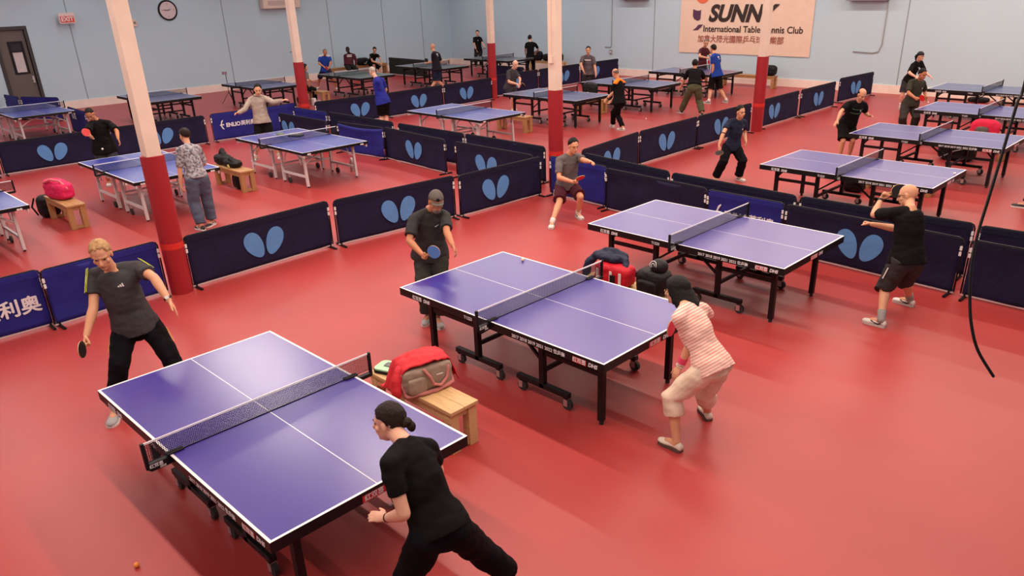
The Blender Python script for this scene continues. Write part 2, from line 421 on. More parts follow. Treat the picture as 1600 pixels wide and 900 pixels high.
# far left corner and far tables
B(-31.2, 6.95, -29.95, 7.05, 'blue', 'blue barrier leaning across the corner by the brown door', logo=False)
B(-29.88, 7.10, -28.45, 7.80, 'blue', 'blue barrier in front of the brown door', logo=False)
b = B(-25.75, 7.24, -24.1, 7.18, 'blue', 'dark blue barrier with white letters right of the far left table')
put('print', T_CN, b, frame((-.3, -.019, .48), (1, 0, 0), (0, 0, 1)))
B(-30.2, 22.2, -27.3, 22.05, 'green', 'dark green barrier behind the dark far table', wave=.01)
B(-23.5, 22.0, -21.3, 21.9, 'navy', 'crumpled navy barrier between the two dark far tables', logo=False, wave=.02)

# ---------------------------------------------------------------- tables
def blue_top(name, col, rough=.32, coat=.8):
    return mat(name, col, rough=rough, var=.04, vscale=3, spec=.5, coat=coat, bump=.015, bscale=90)
TOPV = blue_top('violet_table_top', (0.040, 0.024, 0.28))
TOPB = blue_top('blue_table_top', (0.030, 0.055, 0.38))
TOPG = blue_top('green_table_top', (0.02, 0.065, 0.045))
TOPD = blue_top('slate_table_top', (0.035, 0.045, 0.055))
TOPN = blue_top('grey_blue_table_top', (0.035, 0.048, 0.20))
def netmat():
    m = bpy.data.materials.new('net_mesh'); m.use_nodes = True; nt = m.node_tree
    b = nt.nodes['Principled BSDF']; b.inputs['Base Color'].default_value = (.014, .012, .025, 1); b.inputs['Roughness'].default_value = .7
    tc = nt.nodes.new('ShaderNodeTexCoord'); sx = nt.nodes.new('ShaderNodeSeparateXYZ'); nt.links.new(tc.outputs['Object'], sx.inputs[0])
    outs = []
    for ax in ('Y', 'Z'):
        a = nt.nodes.new('ShaderNodeMath'); a.operation = 'MULTIPLY'; a.inputs[1].default_value = 1 / .0125; nt.links.new(sx.outputs[ax], a.inputs[0])
        f = nt.nodes.new('ShaderNodeMath'); f.operation = 'FRACT'; nt.links.new(a.outputs[0], f.inputs[0])
        g = nt.nodes.new('ShaderNodeMath'); g.operation = 'LESS_THAN'; g.inputs[1].default_value = .26; nt.links.new(f.outputs[0], g.inputs[0])
        outs.append(g)
    mx = nt.nodes.new('ShaderNodeMath'); mx.operation = 'MAXIMUM'
    nt.links.new(outs[0].outputs[0], mx.inputs[0]); nt.links.new(outs[1].outputs[0], mx.inputs[1])
    nt.links.new(mx.outputs[0], b.inputs['Alpha'])
    return m
NETM = netmat()
HLX, HLY, TH = 1.37, .7625, .76
def half_top(top, border, sgn):
    x0, x1 = (0.004, HLX) if sgn > 0 else (-HLX, -.004)
    mb = MB(); b = .02; xi0 = x0 if sgn > 0 else x0 + b; xi1 = x1 - b if sgn > 0 else x1; yi = HLY - b; c = .0015
    z = TH
    def q(a, bb, cc, dd, mi): mb.add([(a, cc, z), (bb, cc, z), (bb, dd, z), (a, dd, z)], [(0, 1, 2, 3)], mi)
    q(xi0, xi1, -yi, -c - .0015, 0); q(xi0, xi1, c + .0015, yi, 0); q(xi0, xi1, -c - .0015, c + .0015, 1)
    q(x0, x1, -HLY, -yi, 1); q(x0, x1, yi, HLY, 1)
    if sgn > 0: q(xi1, x1, -yi, yi, 1)
    else: q(x0, xi0, -yi, yi, 1)
    zb = z - .022
    mb.add([(x0, -HLY, zb), (x1, -HLY, zb), (x1, HLY, zb), (x0, HLY, zb), (x0, -HLY, z), (x1, -HLY, z), (x1, HLY, z), (x0, HLY, z)],
           [(3, 2, 1, 0), (0, 1, 5, 4), (1, 2, 6, 5), (2, 3, 7, 6), (3, 0, 4, 7)], 2)
    return mb
def caster(mb, x, y, r=.05):
    M = Matrix.Translation((x, y, r))
    mb.tube([(x - .0, y - .014, r), (x, y + .014, r)], r, 14, 0)
def table(x, y, kind, top, label, rz=0., texts=False, group='table tennis tables'):
    o = empty('table_tennis_table', (x, y, 0), rz, label=label, cat="table", group=group)
    for s in (-1, 1):
        half_top(top, WHITEL, s).obj('tabletop', [top, WHITEL, BLACK], o)
    ap = .068 if kind == 'rainbow' else .045
    z1 = TH - .0225
    for s in (-1, 1):
        mb = MB()
        if kind == 'rainbow':
            mb.box(-HLX + .004, -.01, s * (HLY - .012) - .012, s * (HLY - .012) + .012, z1 - ap + .01, z1)
            mb.box(.01, HLX - .004, s * (HLY - .012) - .012, s * (HLY - .012) + .012, z1 - ap + .01, z1)
            r_ = mb.obj('side_rail', BLACK, o)
        else:
            for (a, bq) in ((-HLX + .004, -.02), (.02, HLX - .004)):
                n = 12; poly = [(a, z1), (bq, z1)] + [(bq + (a - bq) * i / n, z1 - .03 - .05 * (1 - (2 * i / n - 1) ** 2 * 1) * -1 - .05) for i in range(n + 1)]
                poly = [(a, z1), (bq, z1), ] + [(bq + (a - bq) * i / n, z1 - .028 - .06 * (2 * i / n - 1) ** 2) for i in range(n + 1)]
                mb.prism(poly, 0, .02, Matrix(((1, 0, 0, 0), (0, 0, 1, s * (HLY - .03) - .01), (0, 1, 0, 0), (0, 0, 0, 1))))
            r_ = mb.obj('side_rail', WHITELEG, o)
            MB().box(-HLX, HLX, s * (HLY - .006) - .006, s * (HLY - .006) + .006, z1 - .03, z1).obj('edge_band', BLACK, o)
        if texts and s < 0:
            yy = -HLY - .003 + .002
            F = lambda xx, z: frame((xx, yy - .001, z), (1, 0, 0), (0, 0, 1))
            put('print', T_T12, r_, F(-.30, z1 - .03)); put('print', T_YEAR, r_, F(.62, z1 - .03))
            put('print', T_HX, r_, F(-1.08, z1 - .03)); put('print', T_DHS, r_, F(-.93, z1 - .03))
            MB().box(1.03, 1.18, yy - .001, yy + .004, z1 - .055, z1 - .004).obj('red_label', PRINTR, r_)
            p_ = put('print', T_HX, r_, F(1.105, z1 - .03)); p_.location.y -= .002
            put('print', T_DHS, r_, F(1.25, z1 - .03))
    for s in (-1, 1):
        r_ = MB().box(s * (HLX - .012) - .012, s * (HLX - .012) + .012, -HLY + .002, HLY - .002, z1 - ap + .01, z1).obj('end_rail', BLACK, o)
        if texts:
            xx = s * (HLX + .0015)
            Fm = frame((xx, 0, z1 - .03), (0, s, 0), (0, 0, 1))
            MB().box(xx - .001, xx + .001, -.13, .05, z1 - .055, z1 - .004).obj('red_label', PRINTR, r_)
            put('print', T_HX, r_, frame((xx + s * .001, -.04, z1 - .03), (0, s, 0), (0, 0, 1)))
            put('print', T_DHS, r_, frame((xx, .13, z1 - .03), (0, s, 0), (0, 0, 1)))
        elif kind != 'rainbow':
            for yy in (-.62, .62):
                MB().ell((s * (HLX + .002), yy - .02, z1 - .02), .003, .022, .016, seg=8, rg=6).ell((s * (HLX + .002), yy + .02, z1 - .02), .003, .022, .016, seg=8, rg=6).obj('wing_mark', WHITE, r_)
    if kind == 'rainbow':
        for sx in (-1, 1):
            for sy in (-1, 1):
                yy = sy * .52
                MB().box(sx * 1.16 - .028, sx * 1.16 + .028, yy - .028, yy + .028, .04, z1).obj('leg', BLACK, o, bevel=.003)
                MB().tube([(sx * 1.16, yy, .0), (sx * 1.16, yy, .045)], .022, 10).obj('foot', RUBBER, o)
                MB().box(sx * .45 - .028, sx * .45 + .028, yy - .028, yy + .028, .12, z1).obj('leg', BLACK, o, bevel=.003)
                bm_ = MB().box(sx * .45 - .33, sx * .45 + .33, yy - .028, yy + .028, .12, .17).obj('base_beam', BLACK, o, bevel=.003)
                for k in (-.29, .29):
                    cx_ = sx * .45 + k
                    wh = MB().tube([(cx_ + .02, yy - .018, .054), (cx_ + .02, yy + .018, .054)], .054, 18).obj('caster_wheel', RUBBER, bm_)
                    MB().box(cx_ - .015, cx_ + .035, yy - .026, yy - .019, .035, .12).box(cx_ - .015, cx_ + .035, yy + .019, yy + .026, .035, .12).box(cx_ - .015, cx_ + .035, yy - .026, yy + .026, .108, .12).obj('caster_fork', SILVER, bm_)
                MB().bar((sx * .48, yy, .50), (sx * 1.14, yy, .50), .03, .045).obj('rail', BLACK, o)
                MB().bar((sx * .42, yy, .42), (sx * .06, yy * .98, z1 - .06), .025).obj('brace', BLACK, o)
                MB().bar((sx * 1.14, yy, .55), (sx * .98, yy, z1 - .02), .022).obj('brace', BLACK, o)
            MB().bar((sx * 1.16, -.5, .60), (sx * 1.16, .5, .60), .03, .04).obj('cross_bar', BLACK, o)
            MB().bar((sx * .45, -.5, .30), (sx * .45, .5, .30), .03, .04).obj('cross_bar', BLACK, o)
    else:
        for sx in (-1, 1):
            for sy in (-1, 1):
                yy = sy * .58
                MB().bar((sx * 1.10, yy, .03), (sx * 1.06, yy, z1), .045, .05).obj('leg', WHITELEG, o)
                MB().bar((sx * .18, yy, .03), (sx * .18, yy, z1 - .02), .045, .05).obj('leg', WHITELEG, o)
                MB().tube([(sx * 1.10, yy, 0), (sx * 1.10, yy, .03)], .018).tube([(sx * .18, yy, 0), (sx * .18, yy, .03)], .018).obj('foot', RUBBER, o)
                MB().bar((sx * .18, yy, .22), (sx * 1.09, yy, .22), .035, .045).obj('rail', WHITELEG, o)
                MB().tube([(sx * (.6 + .32 * math.cos(t * PI / 8)), yy * .98, z1 - .30 + .26 * math.sin(t * PI / 8)) for t in range(9)], .014).obj('arch', WHITELEG, o)
                cw = MB().tube([(sx * .40, yy - .015, .06), (sx * .40, yy + .015, .06)], .06, 16).obj('caster_wheel', RUBBER, o)
                MB().bar((sx * .40, yy, .06), (sx * .40, yy, .21), .025, .02).obj('caster_fork', SILVER, o)
            MB().tube([(sx * 1.07, yy_ * .58, z1 - .28 + .22 * (1 - yy_ ** 2)) for yy_ in (-1, -.75, -.5, -.25, 0, .25, .5, .75, 1)], .016).obj('end_arch', WHITELEG, o)
            MB().bar((sx * .18, -.56, .3), (sx * .18, .56, .3), .03).obj('cross_bar', WHITELEG, o)
    # net
    e = HLY + .1525
    MB().box(-.0008, .0008, -e, e, TH + .004, TH + .140).obj('net', NETM, o)
    MB().box(-.004, .004, -e, e, TH + .139, TH + .1525).obj('net_tape', WHITEL, o)
    MB().box(-.002, .002, -e, e, TH + .002, TH + .007).obj('net_cord', BLACK, o)
    for s in (-1, 1):
        MB().box(-.012, .012, s * e - .012, s * e + .012, TH - .05, TH + .155).obj('net_post', BLACKP, o, bevel=.003)
        a, c = sorted((s * (HLY - .06), s * e))
        cl = MB().box(-.022, .022, a, c, TH - .055, TH - .024).box(-.022, .022, *sorted((s * (HLY - .10), s * (HLY + .02))), TH + .001, TH + .014).obj('net_clamp', BLACKP, o, bevel=.003)
        if texts and s < 0:
            MB().box(-.020, .023, -e + .012, -HLY - .004, TH - .062, TH - .008).obj('bracket_plate', BLACKP, cl)
            put('print', T_HX, cl, frame((.0245, -HLY - .10, TH - .026), (0, 1, 0), (0, 0, 1)) @ Matrix.Scale(.62, 4))
            put('print', T_DHS, cl, frame((.0245, -HLY - .06, TH - .050), (0, 1, 0), (0, 0, 1)) @ Matrix.Scale(.42, 4))
    return o
T = table
T(-4.9, 2.2, 'rainbow', TOPV, 'violet-topped table in the left foreground, between the grey-haired man and the woman in black', texts=True)
T(-4.86, 5.2, 'rainbow', TOPV, 'violet-topped table between the man in the cap and the woman in pink', texts=True)
T(-4.81, 8.23, 'rainbow', TOPV, 'pinkish violet table in front of the bald player in black', texts=True)
T(-4.77, 12.69, 'rainbow', TOPV, 'violet table with a white ball on it, right of the woman in navy', texts=True)
T(-4.75, 16.2, 'rainbow', TOPV, 'violet table in front of the balding man with green chest stripes', texts=True)
T(-4.78, 19.83, 'rainbow', TOPV, 'violet table in front of the man in dark green with a red racket', texts=True)
T(-5.75, 23.55, 'rainbow', TOPN, 'farthest right grey-blue table, along the wall', texts=True)
T(-14.89, 8.44, 'arch', TOPB, 'white-legged blue table with a racket case on it, in front of the hoodie man')
T(-15.03, 5.3, 'arch', TOPB, 'white-legged blue table between the man in loose black tee and the person in grey')
T(-14.87, 2.15, 'arch', TOPB, 'white-legged blue table cut by the left edge of the photo, nearest of its row')
T(-25.71, 6.25, 'arch', TOPB, 'white-legged blue table at the far left in front of the brown door')
T(-14.8, 13.06, 'arch', TOPB, 'white-legged pale blue table left of the middle column')
T(-14.99, 16.69, 'rainbow', TOPN, 'black-legged blue table behind the middle column')
T(-14.85, 20.0, 'rainbow', TOPN, 'black-legged blue table in front of the standing man in grey')
T(-14.85, 23.6, 'rainbow', TOPN, 'black-legged blue table where two men talk under the banner')
T(-25.5, 9.8, 'rainbow', TOPN, 'black-framed grey-blue table behind the first column')
T(-25.5, 13.3, 'rainbow', TOPN, 'black-framed grey-blue table behind the beige hoodie man')
T(-25.1, 16.9, 'rainbow', TOPG, 'green-topped black-framed table in front of the seated men')
T(-24.95, 20.4, 'rainbow', TOPD, 'dark-topped table beside the bald player in dark clothes')
T(-24.85, 24.0, 'rainbow', TOPD, 'dark-topped table in the far corner behind the far column')
# joint positions of every person, metres
PEOPLE={
 'front_left_man':{"yaw":-20,"h":1.83,"j":{"P":[-7.402,2.166,0.797],"N":[-7.397,2.091,1.347],"H":[-7.314,2.014,1.525],"Ls":[-7.363,2.31,1.316],"Rs":[-7.578,1.992,1.281],"Le":[-7.051,2.324,1.281],"Re":[-7.431,1.867,1.03],"Lw":[-6.843,2.333,1.109],"Rw":[-7.322,1.719,0.83],"Lh":[-7.409,2.28,0.767],"Rh":[-7.494,2.112,0.757],"Lk":[-7.078,2.31,0.464],"Rk":[-7.219,1.889,0.493],"La":[-6.872,2.323,0.079],"Ra":[-7.211,1.753,0.081]},"hd":{"L":[0.423,0.236,-0.875],"R":[0.535,-0.468,-0.703]},"pad":{"s":"R","a":[0.793,-0.607,0.04],"n":[0.608,0.794,0.0]}},
 'black_woman':{"yaw":172,"h":1.646,"j":{"P":[-2.856,2.131,0.855],"N":[-3.105,2.14,1.279],"H":[-3.286,2.169,1.328],"Ls":[-3.016,1.963,1.268],"Rs":[-3.091,2.294,1.172],"Le":[-2.888,1.935,1.015],"Re":[-3.168,2.405,0.924],"Lw":[-3.088,1.947,0.876],"Rw":[-3.398,2.474,0.96],"Lh":[-2.834,2.031,0.816],"Rh":[-2.772,2.187,0.824],"Lk":[-3.014,1.992,0.45],"Rk":[-2.834,2.409,0.502],"La":[-2.906,1.895,0.082],"Ra":[-2.795,2.624,0.198]},"hd":{"L":[-0.926,-0.333,-0.177],"R":[-0.947,0.284,0.148]}},
 'cap_man':{"yaw":-40,"h":1.729,"j":{"P":[-6.875,5.391,0.774],"N":[-6.805,5.385,1.28],"H":[-6.656,5.36,1.409],"Ls":[-6.631,5.463,1.23],"Rs":[-6.881,5.2,1.215],"Le":[-6.418,5.287,1.125],"Re":[-6.758,5.012,1.021],"Lw":[-6.202,5.181,1.037],"Rw":[-6.53,5.005,0.907],"Lh":[-6.846,5.493,0.754],"Rh":[-6.967,5.359,0.731],"Lk":[-6.609,5.294,0.467],"Rk":[-6.719,5.126,0.48],"La":[-6.56,5.162,0.08],"Ra":[-6.72,5.157,0.08]},"hd":{"L":[0.677,-0.053,-0.734],"R":[0.991,-0.059,-0.121]},"pad":{"s":"R","a":[0.82,0.303,0.485],"n":[0.404,-0.908,-0.115]}},
 'glasses_man':{"yaw":-42,"h":1.694,"j":{"P":[-8.378,9.575,0.551],"N":[-8.282,9.525,1.052],"H":[-8.173,9.504,1.212],"Ls":[-8.235,9.704,0.999],"Rs":[-8.357,9.359,0.985],"Le":[-7.991,9.545,1.0],"Re":[-8.259,9.241,0.737],"Lw":[-7.76,9.451,1.019],"Rw":[-8.055,9.375,0.665],"Lh":[-8.361,9.672,0.511],"Rh":[-8.476,9.54,0.524],"Lk":[-8.005,9.486,0.409],"Rk":[-8.26,9.249,0.326],"La":[-8.173,9.622,0.08],"Ra":[-8.164,8.961,0.079]},"hd":{"L":[0.903,-0.423,0.077],"R":[0.932,-0.068,0.356]},"pad":{"s":"R","a":[0.784,-0.133,0.606],"n":[0.574,-0.218,-0.789]}},
 'pink_woman':{"yaw":170,"h":1.615,"j":{"P":[-2.862,5.046,0.766],"N":[-3.153,5.086,1.159],"H":[-3.301,5.168,1.235],"Ls":[-3.103,4.91,1.132],"Rs":[-3.099,5.259,1.106],"Le":[-3.042,5.02,0.883],"Re":[-3.174,5.482,0.958],"Lw":[-3.116,4.994,0.658],"Rw":[-3.349,5.397,0.819],"Lh":[-2.842,4.957,0.728],"Rh":[-2.812,5.125,0.737],"Lk":[-3.081,4.843,0.432],"Rk":[-2.968,5.174,0.377],"La":[-2.964,4.771,0.08],"Ra":[-3.044,5.387,0.08]},"hd":{"L":[-0.121,-0.577,-0.808],"R":[-0.36,-0.93,0.1]},"pad":{"s":"R","a":[0.146,-0.974,0.174],"n":[0.989,0.148,0.0]}},
 'bald_black_man':{"yaw":150,"h":1.719,"j":{"P":[-2.606,8.681,0.77],"N":[-2.681,8.755,1.265],"H":[-2.776,8.887,1.377],"Ls":[-2.823,8.607,1.232],"Rs":[-2.651,8.928,1.168],"Le":[-3.059,8.759,1.143],"Re":[-2.859,8.973,0.963],"Lw":[-3.083,8.976,1.271],"Rw":[-3.114,8.895,0.99],"Lh":[-2.624,8.577,0.752],"Rh":[-2.523,8.723,0.719],"Lk":[-2.771,8.643,0.364],"Rk":[-2.661,8.941,0.386],"La":[-2.664,8.382,0.081],"Ra":[-2.64,9.197,0.081]},"hd":{"L":[0.338,0.339,0.878],"R":[-0.969,0.242,0.041]},"pad":{"s":"L","a":[0.613,0.765,0.199],"n":[0.775,-0.631,0.039]}},
 'navy_woman':{"yaw":-30,"h":1.621,"j":{"P":[-7.56,13.513,0.67],"N":[-7.473,13.493,1.155],"H":[-7.402,13.428,1.315],"Ls":[-7.446,13.667,1.09],"Rs":[-7.583,13.347,1.117],"Le":[-7.503,13.823,0.868],"Re":[-7.554,13.121,0.956],"Lw":[-7.373,13.672,0.733],"Rw":[-7.555,12.993,0.753],"Lh":[-7.558,13.604,0.626],"Rh":[-7.642,13.46,0.646],"Lk":[-7.27,13.431,0.414],"Rk":[-7.524,13.161,0.416],"La":[-7.394,13.545,0.079],"Ra":[-7.697,13.187,0.08]},"hd":{"L":[0.353,-0.618,-0.702],"R":[0.113,-0.159,-0.981]},"pad":{"s":"R","a":[0.423,-0.827,-0.37],"n":[0.067,-0.378,0.923]}},
 'stripe_man':{"yaw":-25,"h":1.673,"j":{"P":[-6.548,16.419,0.818],"N":[-6.342,16.257,1.248],"H":[-6.261,16.175,1.402],"Ls":[-6.273,16.421,1.176],"Rs":[-6.489,16.131,1.209],"Le":[-6.314,16.634,0.987],"Re":[-6.512,15.873,1.085],"Lw":[-6.155,16.447,0.956],"Rw":[-6.473,15.666,0.955],"Lh":[-6.563,16.52,0.782],"Rh":[-6.634,16.362,0.789],"Lk":[-6.385,16.382,0.441],"Rk":[-6.503,16.165,0.457],"La":[-6.471,16.499,0.08],"Ra":[-6.566,16.247,0.08]},"hd":{"L":[0.893,-0.41,0.187],"R":[-0.195,-0.609,-0.769]}},
 'black_tee_man':{"yaw":-10,"h":1.728,"j":{"P":[-17.333,5.356,0.828],"N":[-17.317,5.334,1.343],"H":[-17.249,5.222,1.493],"Ls":[-17.236,5.533,1.275],"Rs":[-17.219,5.166,1.3],"Le":[-16.97,5.556,1.144],"Re":[-16.982,5.015,1.203],"Lw":[-16.761,5.476,1.021],"Rw":[-16.738,4.975,1.141],"Lh":[-17.359,5.444,0.782],"Rh":[-17.379,5.263,0.808],"Lk":[-17.112,5.422,0.44],"Rk":[-17.277,5.243,0.398],"La":[-17.27,5.493,0.08],"Ra":[-17.507,5.335,0.081]},"hd":{"L":[0.21,0.164,-0.964],"R":[0.957,-0.157,-0.243]},"pad":{"s":"R","a":[-0.276,-0.561,0.781],"n":[0.941,0.006,0.337]}},
 'grey_person':{"yaw":168,"h":1.659,"j":{"P":[-12.725,5.216,0.888],"N":[-12.861,5.247,1.363],"H":[-12.987,5.277,1.504],"Ls":[-12.798,5.07,1.324],"Rs":[-12.891,5.413,1.283],"Le":[-12.789,5.009,1.035],"Re":[-12.938,5.481,1.012],"Lw":[-12.775,4.97,0.789],"Rw":[-13.16,5.584,1.0],"Lh":[-12.697,5.126,0.846],"Rh":[-12.666,5.296,0.855],"Lk":[-12.762,5.115,0.447],"Rk":[-12.781,5.345,0.468],"La":[-12.626,5.101,0.08],"Ra":[-12.787,5.364,0.081]},"hd":{"L":[0.165,-0.152,-0.974],"R":[-0.906,0.42,-0.049]}},
 'hoodie_man':{"yaw":-40,"h":1.762,"j":{"P":[-17.117,8.8,0.902],"N":[-17.162,8.803,1.441],"H":[-17.029,8.783,1.592],"Ls":[-17.007,8.919,1.4],"Rs":[-17.329,8.717,1.368],"Le":[-16.716,8.954,1.324],"Re":[-17.24,8.493,1.185],"Lw":[-16.474,9.039,1.367],"Rw":[-17.119,8.266,1.141],"Lh":[-17.084,8.899,0.874],"Rh":[-17.205,8.758,0.858],"Lk":[-16.969,8.852,0.46],"Rk":[-17.108,8.633,0.457],"La":[-16.96,9.007,0.081],"Ra":[-17.256,8.569,0.081]},"hd":{"L":[0.43,0.85,0.303],"R":[0.287,-0.954,0.089]}},
 'orange_collar_man':{"yaw":165,"h":1.693,"j":{"P":[-12.715,16.629,0.751],"N":[-12.809,16.708,1.249],"H":[-12.893,16.674,1.427],"Ls":[-12.773,16.521,1.193],"Rs":[-12.782,16.885,1.168],"Le":[-12.9,16.648,0.965],"Re":[-12.911,16.836,0.91],"Lw":[-13.043,16.513,0.796],"Rw":[-13.044,16.726,0.724],"Lh":[-12.692,16.535,0.704],"Rh":[-12.653,16.706,0.714],"Lk":[-12.827,16.729,0.366],"Rk":[-12.952,16.68,0.425],"La":[-12.571,16.629,0.08],"Ra":[-13.066,16.846,0.085]},"hd":{"L":[-0.368,-0.438,-0.82],"R":[-0.524,-0.434,-0.733]}},
 'olive_man':{"yaw":140,"h":1.723,"j":{"P":[-12.472,19.824,0.816],"N":[-12.636,20.078,1.233],"H":[-12.723,20.193,1.369],"Ls":[-12.77,19.929,1.174],"Rs":[-12.477,20.178,1.157],"Le":[-12.937,20.016,0.946],"Re":[-12.511,20.397,0.961],"Lw":[-13.017,19.928,0.698],"Rw":[-12.746,20.327,0.892],"Lh":[-12.506,19.727,0.777],"Rh":[-12.373,19.847,0.782],"Lk":[-12.721,19.831,0.424],"Rk":[-12.396,20.005,0.395],"La":[-12.915,19.91,0.082],"Ra":[-12.185,19.875,0.076]},"hd":{"L":[-0.291,-0.32,-0.902],"R":[-0.923,-0.275,-0.271]}},
 'blue_tee_man':{"yaw":160,"h":1.825,"j":{"P":[-13.248,22.321,0.872],"N":[-13.378,22.327,1.437],"H":[-13.496,22.408,1.59],"Ls":[-13.327,22.129,1.384],"Rs":[-13.353,22.522,1.368],"Le":[-13.292,22.143,1.067],"Re":[-13.35,22.635,1.075],"Lw":[-13.314,22.187,0.801],"Rw":[-13.589,22.719,0.981],"Lh":[-13.323,22.244,0.843],"Rh":[-13.258,22.426,0.828],"Lk":[-13.378,22.22,0.397],"Rk":[-13.191,22.493,0.379],"La":[-13.248,21.966,0.084],"Ra":[-12.897,22.429,0.087]},"hd":{"L":[-0.081,0.163,-0.983],"R":[-0.884,0.311,-0.348]}},
 'maroon_man':{"yaw":-20,"h":1.763,"j":{"P":[-15.353,24.835,0.844],"N":[-15.326,24.836,1.39],"H":[-15.222,24.792,1.559],"Ls":[-15.319,25.026,1.321],"Rs":[-15.356,24.646,1.317],"Le":[-15.123,25.018,1.089],"Re":[-15.225,24.428,1.153],"Lw":[-14.897,24.946,0.98],"Rw":[-14.977,24.498,1.109],"Lh":[-15.364,24.936,0.805],"Rh":[-15.428,24.763,0.808],"Lk":[-15.165,24.859,0.43],"Rk":[-15.234,24.647,0.441],"La":[-15.24,25.055,0.08],"Ra":[-15.335,24.81,0.08]},"hd":{"L":[0.866,-0.276,-0.418],"R":[0.949,0.268,-0.168]},"pad":{"s":"R","a":[0.08,-0.063,-0.995],"n":[-0.479,-0.877,0.016]}},
 'dark_green_man':{"yaw":-25,"h":1.71,"j":{"P":[-6.613,20.192,0.755],"N":[-6.518,20.176,1.269],"H":[-6.432,20.078,1.416],"Ls":[-6.469,20.354,1.198],"Rs":[-6.647,20.03,1.229],"Le":[-6.466,20.547,0.978],"Re":[-6.598,19.837,1.013],"Lw":[-6.349,20.344,0.881],"Rw":[-6.391,19.719,0.927],"Lh":[-6.626,20.293,0.717],"Rh":[-6.696,20.13,0.727],"Lk":[-6.402,20.087,0.433],"Rk":[-6.629,19.849,0.425],"La":[-6.488,20.253,0.08],"Ra":[-6.635,20.046,0.08]},"hd":{"L":[0.506,-0.445,-0.739],"R":[0.817,-0.466,-0.339]},"pad":{"s":"R","a":[0.854,-0.416,0.313],"n":[-0.336,-0.899,-0.28]}},
 'cap_woman':{"yaw":-25,"h":1.64,"j":{"P":[-7.979,23.881,0.86],"N":[-7.821,23.826,1.328],"H":[-7.739,23.745,1.478],"Ls":[-7.779,24.005,1.295],"Rs":[-7.877,23.665,1.247],"Le":[-7.641,23.986,1.049],"Re":[-7.864,23.451,1.064],"Lw":[-7.439,23.898,0.947],"Rw":[-7.65,23.376,0.976],"Lh":[-7.965,23.976,0.836],"Rh":[-8.042,23.822,0.812],"Lk":[-7.85,23.943,0.452],"Rk":[-8.038,23.72,0.419],"La":[-7.91,24.003,0.08],"Ra":[-8.091,23.881,0.079]},"hd":{"L":[0.832,-0.362,-0.42],"R":[0.88,-0.308,-0.362]}},
 'grey_tee_man':{"yaw":-60,"h":1.761,"j":{"P":[-17.786,21.519,0.769],"N":[-17.814,21.504,1.307],"H":[-17.754,21.431,1.486],"Ls":[-17.619,21.545,1.237],"Rs":[-17.948,21.356,1.248],"Le":[-17.507,21.5,0.959],"Re":[-17.846,21.159,1.043],"Lw":[-17.394,21.415,0.74],"Rw":[-17.685,21.099,0.847],"Lh":[-17.736,21.61,0.728],"Rh":[-17.896,21.523,0.747],"Lk":[-17.667,21.323,0.415],"Rk":[-17.801,21.256,0.428],"La":[-17.535,21.51,0.079],"Ra":[-17.921,21.455,0.088]},"hd":{"L":[0.433,-0.326,-0.84],"R":[0.618,-0.23,-0.752]}},
 'blue_back_man':{"yaw":170,"h":1.78,"j":{"P":[-17.47,12.507,0.92],"N":[-17.591,12.466,1.463],"H":[-17.733,12.469,1.611],"Ls":[-17.408,12.364,1.407],"Rs":[-17.622,12.669,1.396],"Le":[-17.483,12.439,1.119],"Re":[-17.667,12.799,1.123],"Lw":[-17.615,12.436,0.89],"Rw":[-17.905,12.846,1.019],"Lh":[-17.451,12.413,0.877],"Rh":[-17.427,12.601,0.896],"Lk":[-17.609,12.525,0.487],"Rk":[-17.562,12.632,0.483],"La":[-17.566,12.435,0.081],"Ra":[-17.482,12.587,0.08]},"hd":{"L":[-0.499,-0.011,-0.866],"R":[-0.902,0.178,-0.394]}},
 'seated_girl':{"yaw":60,"h":1.599,"j":{"P":[-24.99,14.616,0.581],"N":[-25.003,14.71,1.051],"H":[-24.885,14.708,1.192],"Ls":[-25.176,14.698,0.991],"Rs":[-24.826,14.714,1.001],"Le":[-25.121,14.867,0.781],"Re":[-24.665,14.623,0.797],"Lw":[-25.011,15.06,0.699],"Rw":[-24.759,14.687,0.59],"Lh":[-25.069,14.635,0.533],"Rh":[-24.921,14.554,0.556],"Lk":[-24.942,14.997,0.449],"Rk":[-24.699,14.859,0.45],"La":[-24.989,14.995,0.08],"Ra":[-24.742,14.853,0.08]},"hd":{"L":[0.465,0.815,-0.346],"R":[-0.398,0.271,-0.876]}},
 'jersey_man':{"yaw":-40,"h":1.711,"j":{"P":[-27.87,17.367,0.747],"N":[-27.83,17.389,1.263],"H":[-27.695,17.342,1.398],"Ls":[-27.784,17.574,1.203],"Rs":[-27.991,17.273,1.219],"Le":[-27.578,17.486,1.012],"Re":[-27.869,17.117,1.002],"Lw":[-27.47,17.305,0.872],"Rw":[-27.648,17.172,0.89],"Lh":[-27.824,17.452,0.706],"Rh":[-27.955,17.324,0.71],"Lk":[-27.497,17.435,0.436],"Rk":[-28.252,17.285,0.417],"La":[-27.568,17.575,0.08],"Ra":[-28.493,17.335,0.096]},"hd":{"L":[0.427,-0.715,-0.553],"R":[0.871,0.217,-0.441]},"pad":{"s":"R","a":[0.998,0.005,-0.061],"n":[-0.001,-0.995,-0.097]}},
